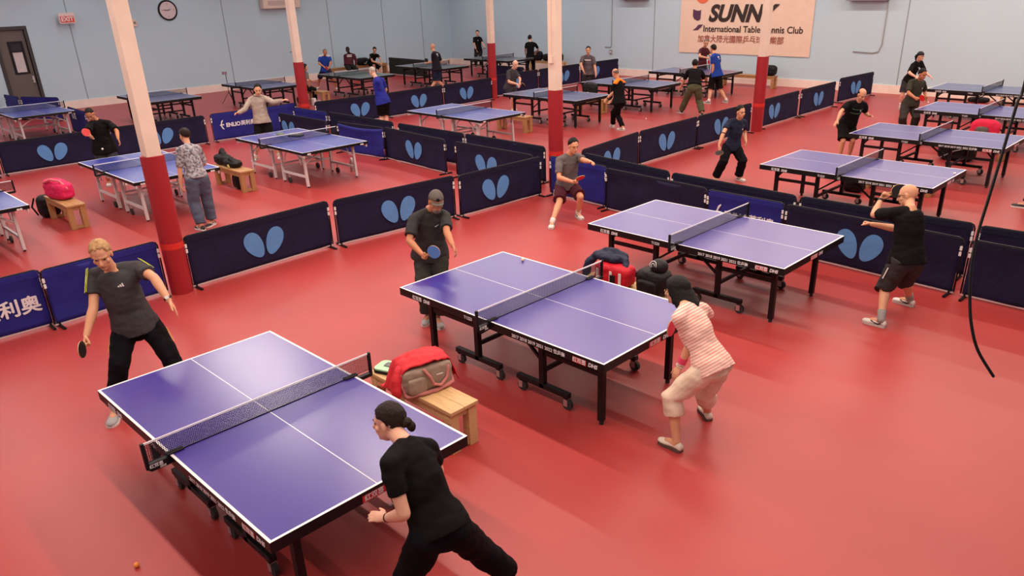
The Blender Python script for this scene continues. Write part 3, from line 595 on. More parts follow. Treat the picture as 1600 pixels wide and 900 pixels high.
 'maroon_hoodie':{"yaw":-15,"h":1.774,"j":{"P":[-30.086,19.96,0.573],"N":[-30.239,20.143,1.047],"H":[-30.179,20.039,1.213],"Ls":[-30.131,20.312,0.974],"Rs":[-30.323,19.968,0.974],"Le":[-29.937,20.254,0.745],"Re":[-30.29,19.913,0.667],"Lw":[-29.788,20.108,0.585],"Rw":[-30.057,19.984,0.568],"Lh":[-30.016,20.038,0.536],"Rh":[-30.06,19.859,0.531],"Lk":[-29.593,20.008,0.444],"Rk":[-29.67,19.692,0.439],"La":[-29.768,20.093,0.08],"Ra":[-29.845,19.795,0.08]},"hd":{"L":[0.567,-0.555,-0.609],"R":[0.886,0.27,-0.377]}},
 'track_man':{"yaw":-15,"h":1.718,"j":{"P":[-30.27,21.269,0.581],"N":[-29.944,21.237,0.964],"H":[-29.84,21.216,1.131],"Ls":[-29.923,21.419,0.887],"Rs":[-29.962,21.053,0.922],"Le":[-29.671,21.362,0.747],"Re":[-29.794,20.998,0.686],"Lw":[-29.481,21.257,0.615],"Rw":[-29.636,21.209,0.599],"Lh":[-30.292,21.358,0.536],"Rh":[-30.316,21.178,0.559],"Lk":[-30.0,21.554,0.305],"Rk":[-29.903,21.156,0.485],"La":[-29.891,21.246,0.08],"Ra":[-29.934,21.147,0.081]},"hd":{"L":[0.748,-0.413,-0.52],"R":[0.569,0.76,-0.313]}},
 'bald_dark_man':{"yaw":170,"h":1.783,"j":{"P":[-23.278,19.267,0.848],"N":[-23.371,19.268,1.401],"H":[-23.482,19.308,1.569],"Ls":[-23.223,19.123,1.347],"Rs":[-23.371,19.468,1.322],"Le":[-23.359,19.167,1.075],"Re":[-23.352,19.557,1.029],"Lw":[-23.608,19.086,1.038],"Rw":[-23.608,19.585,0.975],"Lh":[-23.323,19.176,0.816],"Rh":[-23.292,19.363,0.804],"Lk":[-23.355,19.204,0.376],"Rk":[-23.295,19.325,0.366],"La":[-23.38,18.922,0.079],"Ra":[-23.195,19.602,0.079]},"hd":{"L":[-0.942,-0.306,-0.14],"R":[-0.973,0.106,-0.205]},"pad":{"s":"L","a":[-0.276,0.592,0.757],"n":[0.836,-0.242,0.493]}},
 'corner_man':{"yaw":-50,"h":1.76,"j":{"P":[-28.7,26.401,0.826],"N":[-28.719,26.439,1.371],"H":[-28.649,26.356,1.542],"Ls":[-28.525,26.439,1.307],"Rs":[-28.891,26.354,1.308],"Le":[-28.312,26.336,1.119],"Re":[-28.768,26.226,1.063],"Lw":[-28.101,26.263,0.986],"Rw":[-28.689,26.271,0.808],"Lh":[-28.655,26.494,0.795],"Rh":[-28.798,26.377,0.789],"Lk":[-28.501,26.34,0.424],"Rk":[-28.666,26.2,0.419],"La":[-28.65,26.501,0.08],"Ra":[-28.853,26.328,0.08]},"hd":{"L":[0.812,-0.281,-0.512],"R":[0.292,0.166,-0.942]},"pad":{"s":"L","a":[0.559,-0.804,-0.203],"n":[-0.199,-0.368,0.908]}},
 'back_black_man':{"yaw":120,"h":1.79,"j":{"P":[-24.083,25.18,0.767],"N":[-24.082,25.198,1.328],"H":[-24.183,25.284,1.485],"Ls":[-24.277,25.175,1.261],"Rs":[-23.921,25.32,1.256],"Le":[-24.479,25.299,1.065],"Re":[-23.934,25.539,1.042],"Lw":[-24.598,25.408,0.855],"Rw":[-24.139,25.61,0.891],"Lh":[-24.186,25.17,0.732],"Rh":[-24.023,25.264,0.732],"Lk":[-24.418,25.31,0.387],"Rk":[-24.192,25.468,0.383],"La":[-24.211,25.124,0.08],"Ra":[-23.995,25.263,0.08]},"hd":{"L":[-0.449,0.412,-0.793],"R":[-0.776,0.269,-0.571]},"pad":{"s":"L","a":[-0.662,0.719,-0.209],"n":[-0.463,-0.612,-0.64]}},
 'bald_grey_man':{"yaw":-20,"h":1.73,"j":{"P":[-17.567,17.433,0.73],"N":[-17.433,17.435,1.24],"H":[-17.303,17.43,1.391],"Ls":[-17.497,17.607,1.163],"Rs":[-17.436,17.242,1.187],"Le":[-17.278,17.575,0.962],"Re":[-17.353,17.168,0.909],"Lw":[-17.139,17.408,0.827],"Rw":[-17.151,17.352,0.83],"Lh":[-17.584,17.518,0.669],"Rh":[-17.634,17.35,0.715],"Lk":[-17.314,17.47,0.347],"Rk":[-17.332,17.262,0.434],"La":[-17.601,17.55,0.08],"Ra":[-17.479,17.389,0.081]},"hd":{"L":[0.543,-0.653,-0.528],"R":[0.71,0.647,-0.278]},"pad":{"s":"R","a":[0.988,-0.155,-0.025],"n":[-0.138,-0.785,-0.603]}},
 'edge_player':{"yaw":165,"h":1.755,"j":{"P":[-2.498,14.714,0.923],"N":[-2.61,14.747,1.442],"H":[-2.662,14.767,1.639],"Ls":[-2.601,14.549,1.39],"Rs":[-2.505,14.915,1.391],"Le":[-2.477,14.414,1.151],"Re":[-2.569,15.011,1.112],"Lw":[-2.34,14.391,0.902],"Rw":[-2.439,15.108,0.908],"Lh":[-2.482,14.615,0.883],"Rh":[-2.434,14.793,0.885],"Lk":[-2.634,14.633,0.48],"Rk":[-2.569,14.847,0.481],"La":[-2.716,14.619,0.081],"Ra":[-2.495,14.825,0.08]},"hd":{"L":[0.48,-0.081,-0.873],"R":[0.499,0.372,-0.783]}},
}
# ---------------------------------------------------------------- people
PENDING = []   # (object, voxel, smooth iterations, noise amplitude)
def vox(o, size, it=4, amp=0., ns=9.):
    r = o.modifiers.new('remesh', 'REMESH'); r.mode = 'VOXEL'; r.voxel_size = size; r.use_smooth_shade = True
    if it:
        m = o.modifiers.new('smooth', 'SMOOTH'); m.factor = .5; m.iterations = it
    PENDING.append((o, amp, ns)); return o
def bake():
    dg = bpy.context.evaluated_depsgraph_get()
    new = []
    for o, amp, ns in PENDING:
        me = bpy.data.meshes.new_from_object(o.evaluated_get(dg)); new.append(me)
    for (o, amp, ns), me in zip(PENDING, new):
        mats = [m for m in o.data.materials]
        o.modifiers.clear(); me.materials.clear()
        for m in mats: me.materials.append(m)
        o.data = me
        if amp:
            off = Vector((sum(map(ord, o.name)) % 37, 3.1, 0))
            nr = [v.normal.copy() for v in me.vertices]
            for v, n in zip(me.vertices, nr):
                p = v.co
                k = noise.noise(Vector((p.x * ns, p.y * ns, p.z * ns * 1.7)) + off) + .5 * noise.noise(Vector((p.x * ns * 2.3, p.y * ns * 2.3, p.z * ns * 3)) + off)
                v.co = p + n * (amp * k)
            me.update()
        me.polygons.foreach_set('use_smooth', [True] * len(me.polygons))
    PENDING.clear()
DECALS = []

SKIN = {k: mat('skin ' + k, srgb(c), rough=.5, bump=.06, bscale=60, var=.05, vscale=12, spec=.35) for k, c in
        dict(pale=(226, 172, 146), light=(214, 156, 122), tan=(190, 126, 92), brown=(120, 74, 54), dark=(52, 34, 30)).items()}
HAIR = {k: mat('hair ' + k, srgb(c), rough=.62, bump=.35, bscale=70, stretch=(1, 1, .35), var=.25, vscale=40, spec=.25) for k, c in
        dict(black=(17, 12, 12), brown=(36, 22, 17), grey=(110, 100, 92), sandy=(176, 138, 96), white=(180, 168, 156)).items()}
EYEM = mat('eye_dark', (.02, .015, .012), rough=.3)
LIPM = mat('lip', srgb((150, 82, 72)), rough=.5)
def lerp(a, b, t): return a + (b - a) * t
def interp(x, xs, ys):
    for i in range(len(xs) - 1):
        if x <= xs[i + 1]: return lerp(ys[i], ys[i + 1], max(0, (x - xs[i]) / (xs[i + 1] - xs[i])))
    return ys[-1]
HL = {'short': ([0, 40, 62, 85, 105, 140, 180], [.62, .56, .16, -.08, -.45, -.68, -.74]),
      'fringe': ([0, 60, 80, 95, 110, 140, 180], [2, 2, .05, -.25, -.45, -.62, -.68]),
      'buzz': ([0, 40, 62, 85, 105, 140, 180], [.60, .55, .2, .0, -.35, -.55, -.6]),
      'long': ([0, 38, 58, 75, 100, 180], [.42, .35, -.1, -.8, -1.1, -1.1]),
      'tied': ([0, 40, 62, 85, 105, 140, 180], [.42, .38, .05, -.05, -.50, -.80, -.85])}
def hand(mb, wr, d, n, th, pose, sc=1., big=1.):
    """palm and five fingers; d along the palm, n palm side normal, th thumb direction"""
    d = d.normalized(); n = (n - d * n.dot(d)).normalized(); s = d.cross(n).normalized()
    if s.dot(th) < 0: s = -s          # s points toward the thumb side
    k = .92 * sc
    mb.tube([wr - d * .02, wr + d * .02 * k, wr + d * .055 * k, wr + d * .088 * k], [(.026 * k, .019 * k), (.032 * k, .018 * k), (.040 * k, .016 * k), (.038 * k, .013 * k)], 12, side=s, cap='round')
    curl = {'relax': (22, 28, 22), 'open': (6, 10, 8), 'grip': (62, 78, 50), 'fist': (75, 85, 60), 'point': (12, 20, 15)}[pose]
    base = [(.031, .90, .070), (.0105, .945, .079), (-.0105, .93, .074), (-.030, .87, .058)]
    for i, (so, do, L) in enumerate(base):
        p = wr + d * (.093 * do * k) + s * so * k
        ang = 0; pts = [p - d * .012, p]; spread = s * (so * (2.2 if pose == 'open' else .8))
        for j, f in enumerate((.45, .31, .24)):
            ang += math.radians(curl[j] * (1 + .07 * i))
            dd = (d * math.cos(ang) + n * math.sin(ang) + spread * math.cos(ang)).normalized()
            p = p + dd * L * f * k; pts.append(p)
        r0 = .0098 * k * big * (1 if i < 3 else .88)
        mb.tube(pts, [r0, r0, r0 * .95, r0 * .88, r0 * .74], 8, side=s, cap='round')
    p0 = wr + d * .022 * k + s * .020 * k
    grip = pose in ('grip', 'fist')
    dt = (d * .62 + s * (.35 if grip else .70) + n * (.65 if grip else .22)).normalized()
    p1 = p0 + dt * .040 * k; dt2 = (d * .85 + s * (.0 if grip else .35) + n * (.55 if grip else .25)).normalized(); p2 = p1 + dt2 * .032 * k; p3 = p2 + (dt2 + d * .2).normalized() * .026 * k
    mb.tube([p0, p1, p2, p3], [.0155 * k, .0125 * k * big, .0112 * k * big, .0085 * k * big], 8, side=s, cap='round')

def person(key, label, skin='light', hair='short', hcol='black', top=None, bot=None, shoe=None, look=(None, -10), poses=('relax', 'relax'), girth=1.,
           near=True, socks=None, fem=False, extra=None, female_hair=None, toe=None, raised=None, eyes=True, decals=()):
    D = PEOPLE[key]; h = D['h']; k = h / 1.72
    j = {a: Vector(b) for a, b in D['j'].items()}
    fm = (j['La'] + j['Ra']) / 2
    if D.get('seat'): fm = j['P']
    base = Vector((round(fm.x, 2), round(fm.y, 2), 0))
    o = empty('person', base, label=label, cat='person', group='table tennis players and watchers')
    for a in j: j[a] = j[a] - base
    yaw = math.radians(D['yaw']); F = Vector((math.cos(yaw), math.sin(yaw), 0)); Lf = Vector((-F.y, F.x, 0)); Zu = Vector((0, 0, 1))
    vs = .0062 if near == 2 else (.0085 if near else .011)
    big = 1. if near == 2 else (1.12 if near else 1.3)
    P, N, H = j['P'], j['N'], j['H']
    up = (N - P).normalized(); shx = (j['Ls'] - j['Rs']).normalized(); hpx = (j['Lh'] - j['Rh']).normalized()
    def sd(t): return (hpx * (1 - t) + shx * t).normalized()
    def tor(ts, ws, g=0., top_=False):
        pts = [P + (N - P) * t for t in ts]; sds = [sd(min(1, max(0, t))) for t in ts]
        fw = [s_.cross(up) for s_ in sds]
        return pts, [((a + g) * k * girth, (b + g) * k * girth) for a, b in ws], sds
    SK = SKIN[skin]
    # ---- head frame
    ly = yaw if look[0] is None else math.radians(look[0]); lp = math.radians(look[1])
    hf = Vector((math.cos(ly) * math.cos(lp), math.sin(ly) * math.cos(lp), math.sin(lp)))
    nu = (H - N).normalized(); hu = (Zu * .75 + nu * .25); hu = (hu - hf * hu.dot(hf)).normalized(); hl = hu.cross(hf)
    HM = Matrix((( -hl.x, hf.x, hu.x), (-hl.y, hf.y, hu.y), (-hl.z, hf.z, hu.z)))   # local x = right, y = forward, z = up
    hk = 1.03 * h / 1.72
    def hp(x, y, z): return H + HM @ (Vector((x, y, z)) * hk)
    # ---- body
    mb = MB()
    ts = (-.12, 0, .28, .55, .78, .92, 1.02)
    ws = ((.10, .08), (.148, .100), (.132, .090), (.142, .098), (.148, .094), (.108, .068), (.060, .056))
    if fem: ws = ((.10, .08), (.148, .100), (.120, .086), (.132, .096), (.134, .090), (.096, .064), (.056, .052))
    pts, rs, sds = tor(ts, ws); mb.tube(pts, rs, 18, side=sds, cap='round')
    mb.tube([j['Ls'] - shx * .01, N - up * .02, j['Rs'] + shx * .01], [.048 * k, .052 * k, .048 * k], 12, cap='round')
    mb.tube([N - up * .04 * k, N + nu * .03 * k, H - hu * .04 * k - hf * .012], [(.062 * k, .058 * k), (.052 * k, .052 * k), (.052 * k, .056 * k)], 14, side=shx, cap='round')
    mb.ell(hp(0, -.012, .030), .074 * hk, .094 * hk, .090 * hk, HM, 20, 14)
    mb.ell(hp(0, .022, -.040), .056 * hk, .066 * hk, .072 * hk, HM, 16, 12)
    mb.ell(hp(0, .062, -.088), .026 * hk, .022 * hk, .018 * hk, HM, 10, 8)
    mb.tube([hp(0, .076, .022), hp(0, .094, -.004), hp(0, .102, -.024)], [.008 * hk, .011 * hk, .0155 * hk], 8, cap='round')
    mb.tube([hp(-.045, .062, .026), hp(0, .080, .030), hp(.045, .062, .026)], [.010 * hk, .012 * hk, .010 * hk], 8, cap='round')
    mb.tube([hp(-.022, .080, -.056), hp(0, .086, -.055), hp(.022, .080, -.056)], [.006, .009, .006], 8, cap='round')
    for s in (-1, 1):
        mb.ell(hp(s * .046, .052, -.022), .018 * hk, .020 * hk, .022 * hk, HM, 10, 8)
        mb.ell(hp(s * .076, -.008, -.004), .010 * hk, .019 * hk, .031 * hk, HM, 10, 8)
    hd = {}
    for q, s in (('L', 1), ('R', -1)):
        S_, E_, W_ = j[q + 's'], j[q + 'e'], j[q + 'w']
        ax = (E_ - S_); bend = ax.cross(W_ - E_)
        mb.tube([S_, S_.lerp(E_, .35), S_.lerp(E_, .8), E_], [.050 * k, .047 * k, .041 * k, .040 * k], 12, cap='round')
        mb.tube([E_, E_.lerp(W_, .25), E_.lerp(W_, .7), W_], [.040 * k, .043 * k, .032 * k, .0265 * k], 12, cap='round')
        d = Vector(D['hd'][q])
        pd = D.get('pad')
        if pd and pd['s'] == q:
            a = Vector(pd['a']); n = d.cross(a)
            if n.length < .2: n = d.cross(Zu)
            n.normalize()
            inward = (P + up * .3 + F * .5 - W_)
            if n.dot(inward) < 0: n = -n
            hand(mb, W_, d, n, a, 'grip', k, big); hd[q] = (d, n)
        else:
            if abs(d.z) > .6 and d.z < 0: n = -Lf * s; th = F
            else: n = -Zu * .8 - Lf * s * .5; th = -Lf * s + Zu * .3
            hand(mb, W_, d, n, th, poses[0 if q == 'L' else 1], k, big)
        Hp, K_, A_ = j[q + 'h'], j[q + 'k'], j[q + 'a']
        mb.tube([Hp + Zu * .02, Hp.lerp(K_, .3), Hp.lerp(K_, .75), K_], [(.078 * k, .080 * k), (.080 * k, .084 * k), (.062 * k, .062 * k), (.055 * k, .056 * k)], 14, cap='round')
        cb = (K_ - A_).normalized(); back = -F
        mb.tube([K_, K_.lerp(A_, .28) + back * .012, K_.lerp(A_, .7), A_], [.053 * k, .058 * k, .042 * k, .036 * k], 14, cap='round')
    TO = {}
    for q, s in (('L', 1), ('R', -1)):
        A_ = j[q + 'a']; ty = yaw + s * math.radians(14)
        if toe and toe.get(q) is not None: ty = math.radians(toe[q])
        pit = math.radians(raised.get(q, 0)) if raised else 0
        d = Vector((math.cos(ty), math.sin(ty), 0)); TO[q] = (d, pit)
        d3 = Vector((d.x * math.cos(pit), d.y * math.cos(pit), -math.sin(pit)))
        mb.tube([A_ + Zu * .01, A_ - Zu * .022, A_ + d3 * .10 - Zu * .03, ], [.036 * k, .04 * k, .028 * k], 10, cap='round')
    b = mb.obj('body', SK, o, smooth=True); vox(b, vs, 2 if near == 2 else 2)
    # ---- face details
    if eyes:
        for s in (-1, 1):
            MB().ell(hp(s * .030, .0700, .006), .0115 * hk, .009 * hk, .0058 * hk, HM, 10, 8).obj('eye', EYEM, o, smooth=True)
            MB().tube([hp(s * .014, .089, .027), hp(s * .030, .085, .031), hp(s * .047, .071, .026)], [.0028, .0032, .0022], 6, cap='round').obj('eyebrow', HAIR[hcol] if hcol != 'white' else HAIR['grey'], o, smooth=True)
        MB().tube([hp(-.020, .0885, -.056), hp(0, .0955, -.056), hp(.020, .0885, -.056)], [.003, .005, .003], 8, cap='round').obj('mouth', LIPM, o, smooth=True)
    # ---- hair
    if hair and hair != 'none':
        xs, ys = HL[hair]; m2 = MB(); thick = {'short': .14, 'fringe': .07, 'buzz': .06, 'long': .30, 'tied': .12}[hair]
        off = Vector((len(key), 0, 0))
        def fn(d, q):
            az = math.degrees(math.atan2(abs(d.x), d.y)); hln = interp(az, xs, ys) + (.20 * noise.noise(Vector((d.x * 5, d.y * 5, 2))) if hair != 'long' else 0)
            c = (d.z - hln) / .20
            if hair == 'fringe': c = min(c, (.42 - d.z) / .10)
            c = max(0, min(1, c)); c = c * c * (3 - 2 * c)
            nz = .05 * noise.noise(Vector((d.x * 4, d.y * 2.2, d.z * 2.5)) * 1.6 + off)
            tk = thick * (min(1, .30 + max(0, az - 15) / 75 * .6) + .45 * max(0, d.z) if hair != 'long' else 1); f = lerp(.86, 1 + tk + nz, c)
            q = q * f
            if hair == 'long' and d.z < 0 and c > .3:
                r = max(.001, math.hypot(d.x, d.y)); e = r ** (-.72 * min(1, -d.z * 2.2))
                w2 = 1 + .38 * min(1, -d.z * 1.4); q = Vector((q.x * e * w2, q.y * e * w2 + d.z * .075, q.z * 1.9 + .014 * noise.noise(Vector((d.x * 9, d.y * 9, 0)))))
            return q
        m2.ell(hp(0, -.012, .030), .074 * hk, .094 * hk, .090 * hk, HM, 44, 32, fn=fn)
        ho = m2.obj('hair', HAIR[hcol], o, smooth=True)
        if hair == 'tied':
            MB().ell(hp(0, -.118, .0), .034, .034, .030, HM, 14, 10, fn=lambda d, q: q * (1 + .2 * noise.noise(d * 3))).ell(hp(.01, -.140, -.028), .024, .028, .034, HM, 12, 8).obj('hair_bun', HAIR[hcol], ho, smooth=True)
            MB().tube([hp(-.005 + .02 * math.cos(t * PI / 4), -.098, .002 + .024 * math.sin(t * PI / 4)) for t in range(9)], .006, 6).obj('hair_tie', BLACKP, ho)
    # ---- top
    if top:
        c = top['m']; sl = top.get('sleeve', .62); g = .014 + top.get('loose', 0); hem = top.get('hem', -.16)
        mb = MB()
        ts = (hem, 0, .28, .55, .78, .90, .985)
        lo = top.get('loose', 0)
        ws = ((.184 + lo, .142 + lo), (.176 + lo * .8, .132 + lo), (.148 + lo * .5, .110 + lo * .5), (.152 + lo * .2, .114 + lo * .2), (.158, .108), (.126, .092), (.079, .073))
        if fem: ws = ((.192, .150), (.180, .138), (.134, .102), (.146, .122), (.146, .104), (.112, .086), (.076, .070))
        pts, rs, sds = tor(ts, ws, .008); mb.tube(pts, rs, 22, side=sds, cap=True)
        if girth > 1.05:
            mb.ell(P + up * .12 + sd(.3).cross(up) * .03 * girth * (1 if sd(.3).cross(up).dot(F) > 0 else -1), .135 * k * girth, .12 * k * girth, .15 * k, None, 16, 12)
        mb.tube([j['Ls'], N - up * .012, j['Rs']], [.064 * k, .066 * k, .064 * k], 14, cap='round')
        for q in 'LR':
            S_, E_, W_ = j[q + 's'], j[q + 'e'], j[q + 'w']
            mb.ell(S_, .061 * k, .061 * k, .061 * k, None, 14, 10)
            mb.tube([P.lerp(N, .74) + sd(.8) * (.095 * k * (1 if q == 'L' else -1)), S_.lerp(E_, .12)], [.075 * k, .058 * k], 12, cap='round')
            if sl <= 1:
                e = S_.lerp(E_, sl); mb.tube([S_, S_.lerp(E_, sl * .5), e], [.063 * k, .063 * k + lo * .3, (.059 + lo * .6) * k], 14, cap=True)
            else:
                e = E_.lerp(W_, sl - 1); mb.tube([S_, S_.lerp(E_, .5), E_, E_.lerp(W_, (sl - 1) * .6), e], [.062 * k, .063 * k, .060 * k, .054 * k, .044 * k], 14, cap='round')
        t = mb.obj(top.get('name', 'shirt'), c, o, smooth=True); vox(t, vs * 1.35 if near else .012, 8, top.get('fold', .008), 8.)
        if top.get('collar'):
            MB().tube([N + up * .012 + (shx * math.cos(a * PI / 6) * .072 + sd(1).cross(up) * math.sin(a * PI / 6) * .066) * k for a in range(13)], .011, 8).obj('collar', top['collar'], t, smooth=True)
        if top.get('hood'):
            bk = -F; MB().tube([N + bk * .05 + shx * .10, N + bk * .10 + Zu * .02 + shx * .04, N + bk * .10 + Zu * .02 - shx * .04, N + bk * .05 - shx * .10], [.03, .045, .045, .03], 10, cap='round').tube([N + Zu * .03 + (shx * math.cos(a * PI / 6) + F * math.sin(a * PI / 6)) * .075 for a in range(13)], .022, 8).obj('hood', c, t, smooth=True)
        if top.get('yoke'):
            MB().tube([j['Ls'] + Zu * .012, N + Zu * .008, j['Rs'] + Zu * .012], [(.060, .060), (.072, .072), (.060, .060)], 14, cap='round').obj('yoke', top['yoke'], t, smooth=True)
        if top.get('stripe'):
            for q, s in (('L', 1), ('R', -1)):
                S_, E_ = j[q + 's'], j[q + 'e']; ad = (E_ - S_).normalized()
                ov = (Zu * .7 + Lf * s * .7); ov = (ov - ad * ov.dot(ad)).normalized(); cr = ad.cross(ov)
                for w_ in top.get('stripes_at', (-.022, 0, .022)):
                    pp = []
                    for u_ in (-.15, .0, .2, .4, .58):
                        rr = .073 * k if u_ > 0 else .071 * k
                        c0 = S_ + (E_ - S_) * u_; dr = (ov + cr * w_ * 14).normalized(); pp.append(c0 + dr * rr)
                    MB().tube(pp, [(.005, .002)] * 5, 6, side=cr).obj('sleeve_stripe', top['stripe'], t)
        o['_t'] = 0; del o['_t']
        for dcl in decals: DECALS.append((t, P, N, up, shx, F, k, dcl))
    # ---- bottom
    if bot:
        c = bot['m']; L = bot.get('len', .96); bag = bot.get('bag', .016)
        mb = MB()
        pts, rs, sds = tor((-.14, -.05, .03, .10), ((.118, .105), (.160, .120), (.156, .112), (.138, .098)), .006); mb.tube(pts, rs, 18, side=sds, cap='round')
        for q in 'LR':
            Hp, K_, A_ = j[q + 'h'], j[q + 'k'], j[q + 'a']; back = -F
            full = [(0, .096, Hp + Zu * .02), (.3, .092, Hp.lerp(K_, .3)), (.75, .074, Hp.lerp(K_, .75)), (1, .065, K_), (1.3, .063, K_.lerp(A_, .3) + back * .008), (1.7, .057, K_.lerp(A_, .7)), (1.97, .054, K_.lerp(A_, .97))]
            Lm = L * 2 if L <= 1 else L
            pp = []; rr = []
            for i, (t_, r_, q_) in enumerate(full):
                if t_ <= Lm: pp.append(q_); rr.append(r_ * k * (girth if t_ < .5 else 1) + bag * (.3 + .7 * min(1, t_)))
                else:
                    t0, r0, q0 = full[i - 1]; u_ = (Lm - t0) / (t_ - t0)
                    if u_ > .05: pp.append(q0.lerp(q_, u_)); rr.append(lerp(r0, r_, u_) * k + bag + (.014 if Lm < 1.2 else 0))
                    break
            mb.ell(Hp + Zu * .005, .095 * k, .096 * k, .095 * k, None, 16, 12)
            mb.tube(pp, rr, 16, cap=True)
        t = mb.obj(bot.get('name', 'trousers'), c, o, smooth=True); vox(t, vs * 1.35 if near else .012, 3, bot.get('fold', .011), 7.)
        if bot.get('side'):
            for q, s in (('L', 1), ('R', -1)):
                Hp, K_ = j[q + 'h'], j[q + 'k']; MB().tube([Hp.lerp(K_, u) + (Lf * s * (.118 - .02 * u)) * k * girth + Zu * 0 for u in (.25, .45, .62)], [(.008, .002)] * 3, 6, side=F).obj('side_mark', bot['side'], t)
    # ---- shoes
    shoe = shoe or dict(m=WHITE, sole=WHITE)
    for q, s in (('L', 1), ('R', -1)):
        A_ = j[q + 'a']; d, pit = TO[q]; sdv = Vector((-d.y, d.x, 0)); fl = .262 * k
        heel = Vector((A_.x, A_.y, 0)) - d * .062 * k; ballp = heel + d * fl * .72
        R3 = Matrix.Rotation(pit, 4, sdv) if pit else Matrix.Identity(4)
        def tr(p): return ballp + R3 @ (p - ballp)
        prof = [(.0, .022, .045), (.04, .034, .062), (.14, .037, .080), (.30, .036, .085), (.45, .040, .066), (.62, .047, .052), (.78, .048, .044), (.92, .038, .038), (1.0, .018, .028)]
        vs_ = []; sg = 14
        for (u, w_, hh) in prof:
            for i in range(sg):
                a = 2 * PI * i / sg; x = math.cos(a); z = math.sin(a)
                zz = .014 + (hh * k * (.5 + .5 * z) if True else 0)
                xx = w_ * k * 1.04 * x * (1 if z < 0 else (1 - .35 * z))
                vs_.append(tr(heel + d * fl * u + sdv * xx + Zu * zz))
        fs = [(i * sg + m, i * sg + (m + 1) % sg, (i + 1) * sg + (m + 1) % sg, (i + 1) * sg + m) for i in range(len(prof) - 1) for m in range(sg)]
        fs += [tuple(range(sg - 1, -1, -1)), tuple(range((len(prof) - 1) * sg, len(prof) * sg))]
        so = MB().add(vs_, fs).obj('shoe', shoe['m'], o, smooth=True)
        ol = [tr(heel + d * fl * u + sdv * w_ * 1.1 * k * sg_ + Zu * z) for z in (.001, .024) for (u, w_, sg_) in [(a[0], a[1], 1) for a in prof] + [(a[0], a[1], -1) for a in reversed(prof)]]
        n_ = len(ol) // 2
        MB().add(ol, [tuple(range(n_ - 1, -1, -1)), tuple(range(n_, 2 * n_))] + [(i, (i + 1) % n_, n_ + (i + 1) % n_, n_ + i) for i in range(n_)]).obj('sole', shoe['sole'], so)
        if shoe.get('mark') and near:
            for sx in (-1, 1):
                MB().tube([tr(heel + d * fl * u + sdv * sx * .040 * k + Zu * z) for u, z in ((.18, .05), (.30, .035), (.48, .045), (.60, .060))], [(.003, .007)] * 4, 6, side=sdv, cap='round').obj('shoe_mark', shoe['mark'], so)
        if shoe.get('lace') and near == 2:
            for i in range(4):
                u = .42 + i * .065; MB().tube([tr(heel + d * fl * u + sdv * x_ + Zu * (.078 - i * .008 + .008)) for x_ in (-.018, 0, .018)], .003, 6).obj('lace', shoe['lace'], so)
        if socks:
            K_ = j[q + 'k']; L_ = socks.get('len', .25); MB().tube([A_ - Zu * .02, A_, A_.lerp(K_, L_ * .5), A_.lerp(K_, L_)], [.047 * k, .044 * k, .044 * k, .049 * k], 16).obj('sock', socks['m'], o, smooth=True)
    # ---- extras
    def ringband(q, t, m_, name, w_=.02, rr=.032):
        E_, W_ = j[q + 'e'], j[q + 'w']; p = E_.lerp(W_, t); d = (W_ - E_).normalized()
        return MB().tube([p - d * w_ / 2, p + d * w_ / 2], rr * k, 18).obj(name, m_, o, smooth=False)
    for ex in (extra or []):
        if ex[0] == 'band': ringband(*ex[1:])
        if ex[0] == 'watch':
            q = ex[1]; wv = ringband(q, .93, BLACKP, 'watch', .02, .031)
            E_, W_ = j[q + 'e'], j[q + 'w']; p = E_.lerp(W_, .93); dd = (W_ - E_).normalized(); ou = (Vector((0, 0, 3.64)) - base + Vector((0, 0, 0)) - p); ou = (ou - dd * ou.dot(dd)).normalized()
            MB().tube([p + ou * .026, p + ou * .036], .019, 16).obj('watch_face', ex[2], wv)
        if ex[0] == 'glasses':
            g_ = MB()
            for s in (-1, 1):
                g_.tube([hp(s * .031 + .021 * math.cos(a * PI / 6), .094 - .006 * abs(math.cos(a * PI / 6)), .006 + .015 * math.sin(a * PI / 6)) for a in range(13)], .0017, 6)
                g_.tube([hp(s * .052, .088, .010), hp(s * .076, .050, .012), hp(s * .083, -.005, .008)], .0017, 6)
            g_.tube([hp(-.010, .094, .010), hp(.010, .094, .010)], .0017, 6); g_.obj('glasses', ex[1], o)
        if ex[0] == 'cap':
            m2 = MB()
            def fn(d, q): 
                f = 1.14 if d.z > .02 else .82
                return Vector((q.x * f, q.y * f, q.z * (1.16 if d.z > .02 else .2)))
            m2.ell(hp(0, -.012, .036), .074 * hk, .094 * hk, .090 * hk, HM, 28, 20, fn=fn)
            cp = m2.obj('cap', ex[1], o, smooth=True)
            fw = ex[2]
            br = []; 
            for z in (0, .006):
                for i in range(13):
                    a = -PI / 2 + PI * i / 12; br.append(hp(.070 * math.sin(a), fw * (.060 + .095 * math.cos(a)), .040 + z - .016 * math.cos(a) - .012 * abs(math.sin(a))))
            MB().add(br, [tuple(range(12, -1, -1)), tuple(range(13, 26))] + [(i, (i + 1) % 13, 13 + (i + 1) % 13, 13 + i) for i in range(13)]).obj('brim', ex[3], cp, smooth=False)
            if len(ex) > 4: MB().ell(hp(0, .098, .070), .020, .006, .020, HM, 14, 8).obj('cap_badge', ex[4], cp)
        if ex[0] == 'ponytail':
            MB().tube([hp(0, -.09, .02), hp(0, -.125, -.02), hp(0, -.125, -.09), hp(0, -.105, -.14)], [.022, .030, .026, .010], 10, cap='round').obj('ponytail', HAIR[hcol], o, smooth=True)
        if ex[0] == 'beard':
            MB().ell(hp(0, .050, -.078), .050, .044, .036, HM, 18, 12, fn=lambda d, q: q * (1 + .06 * noise.noise(d * 5))).obj('beard', ex[1], o, smooth=True)
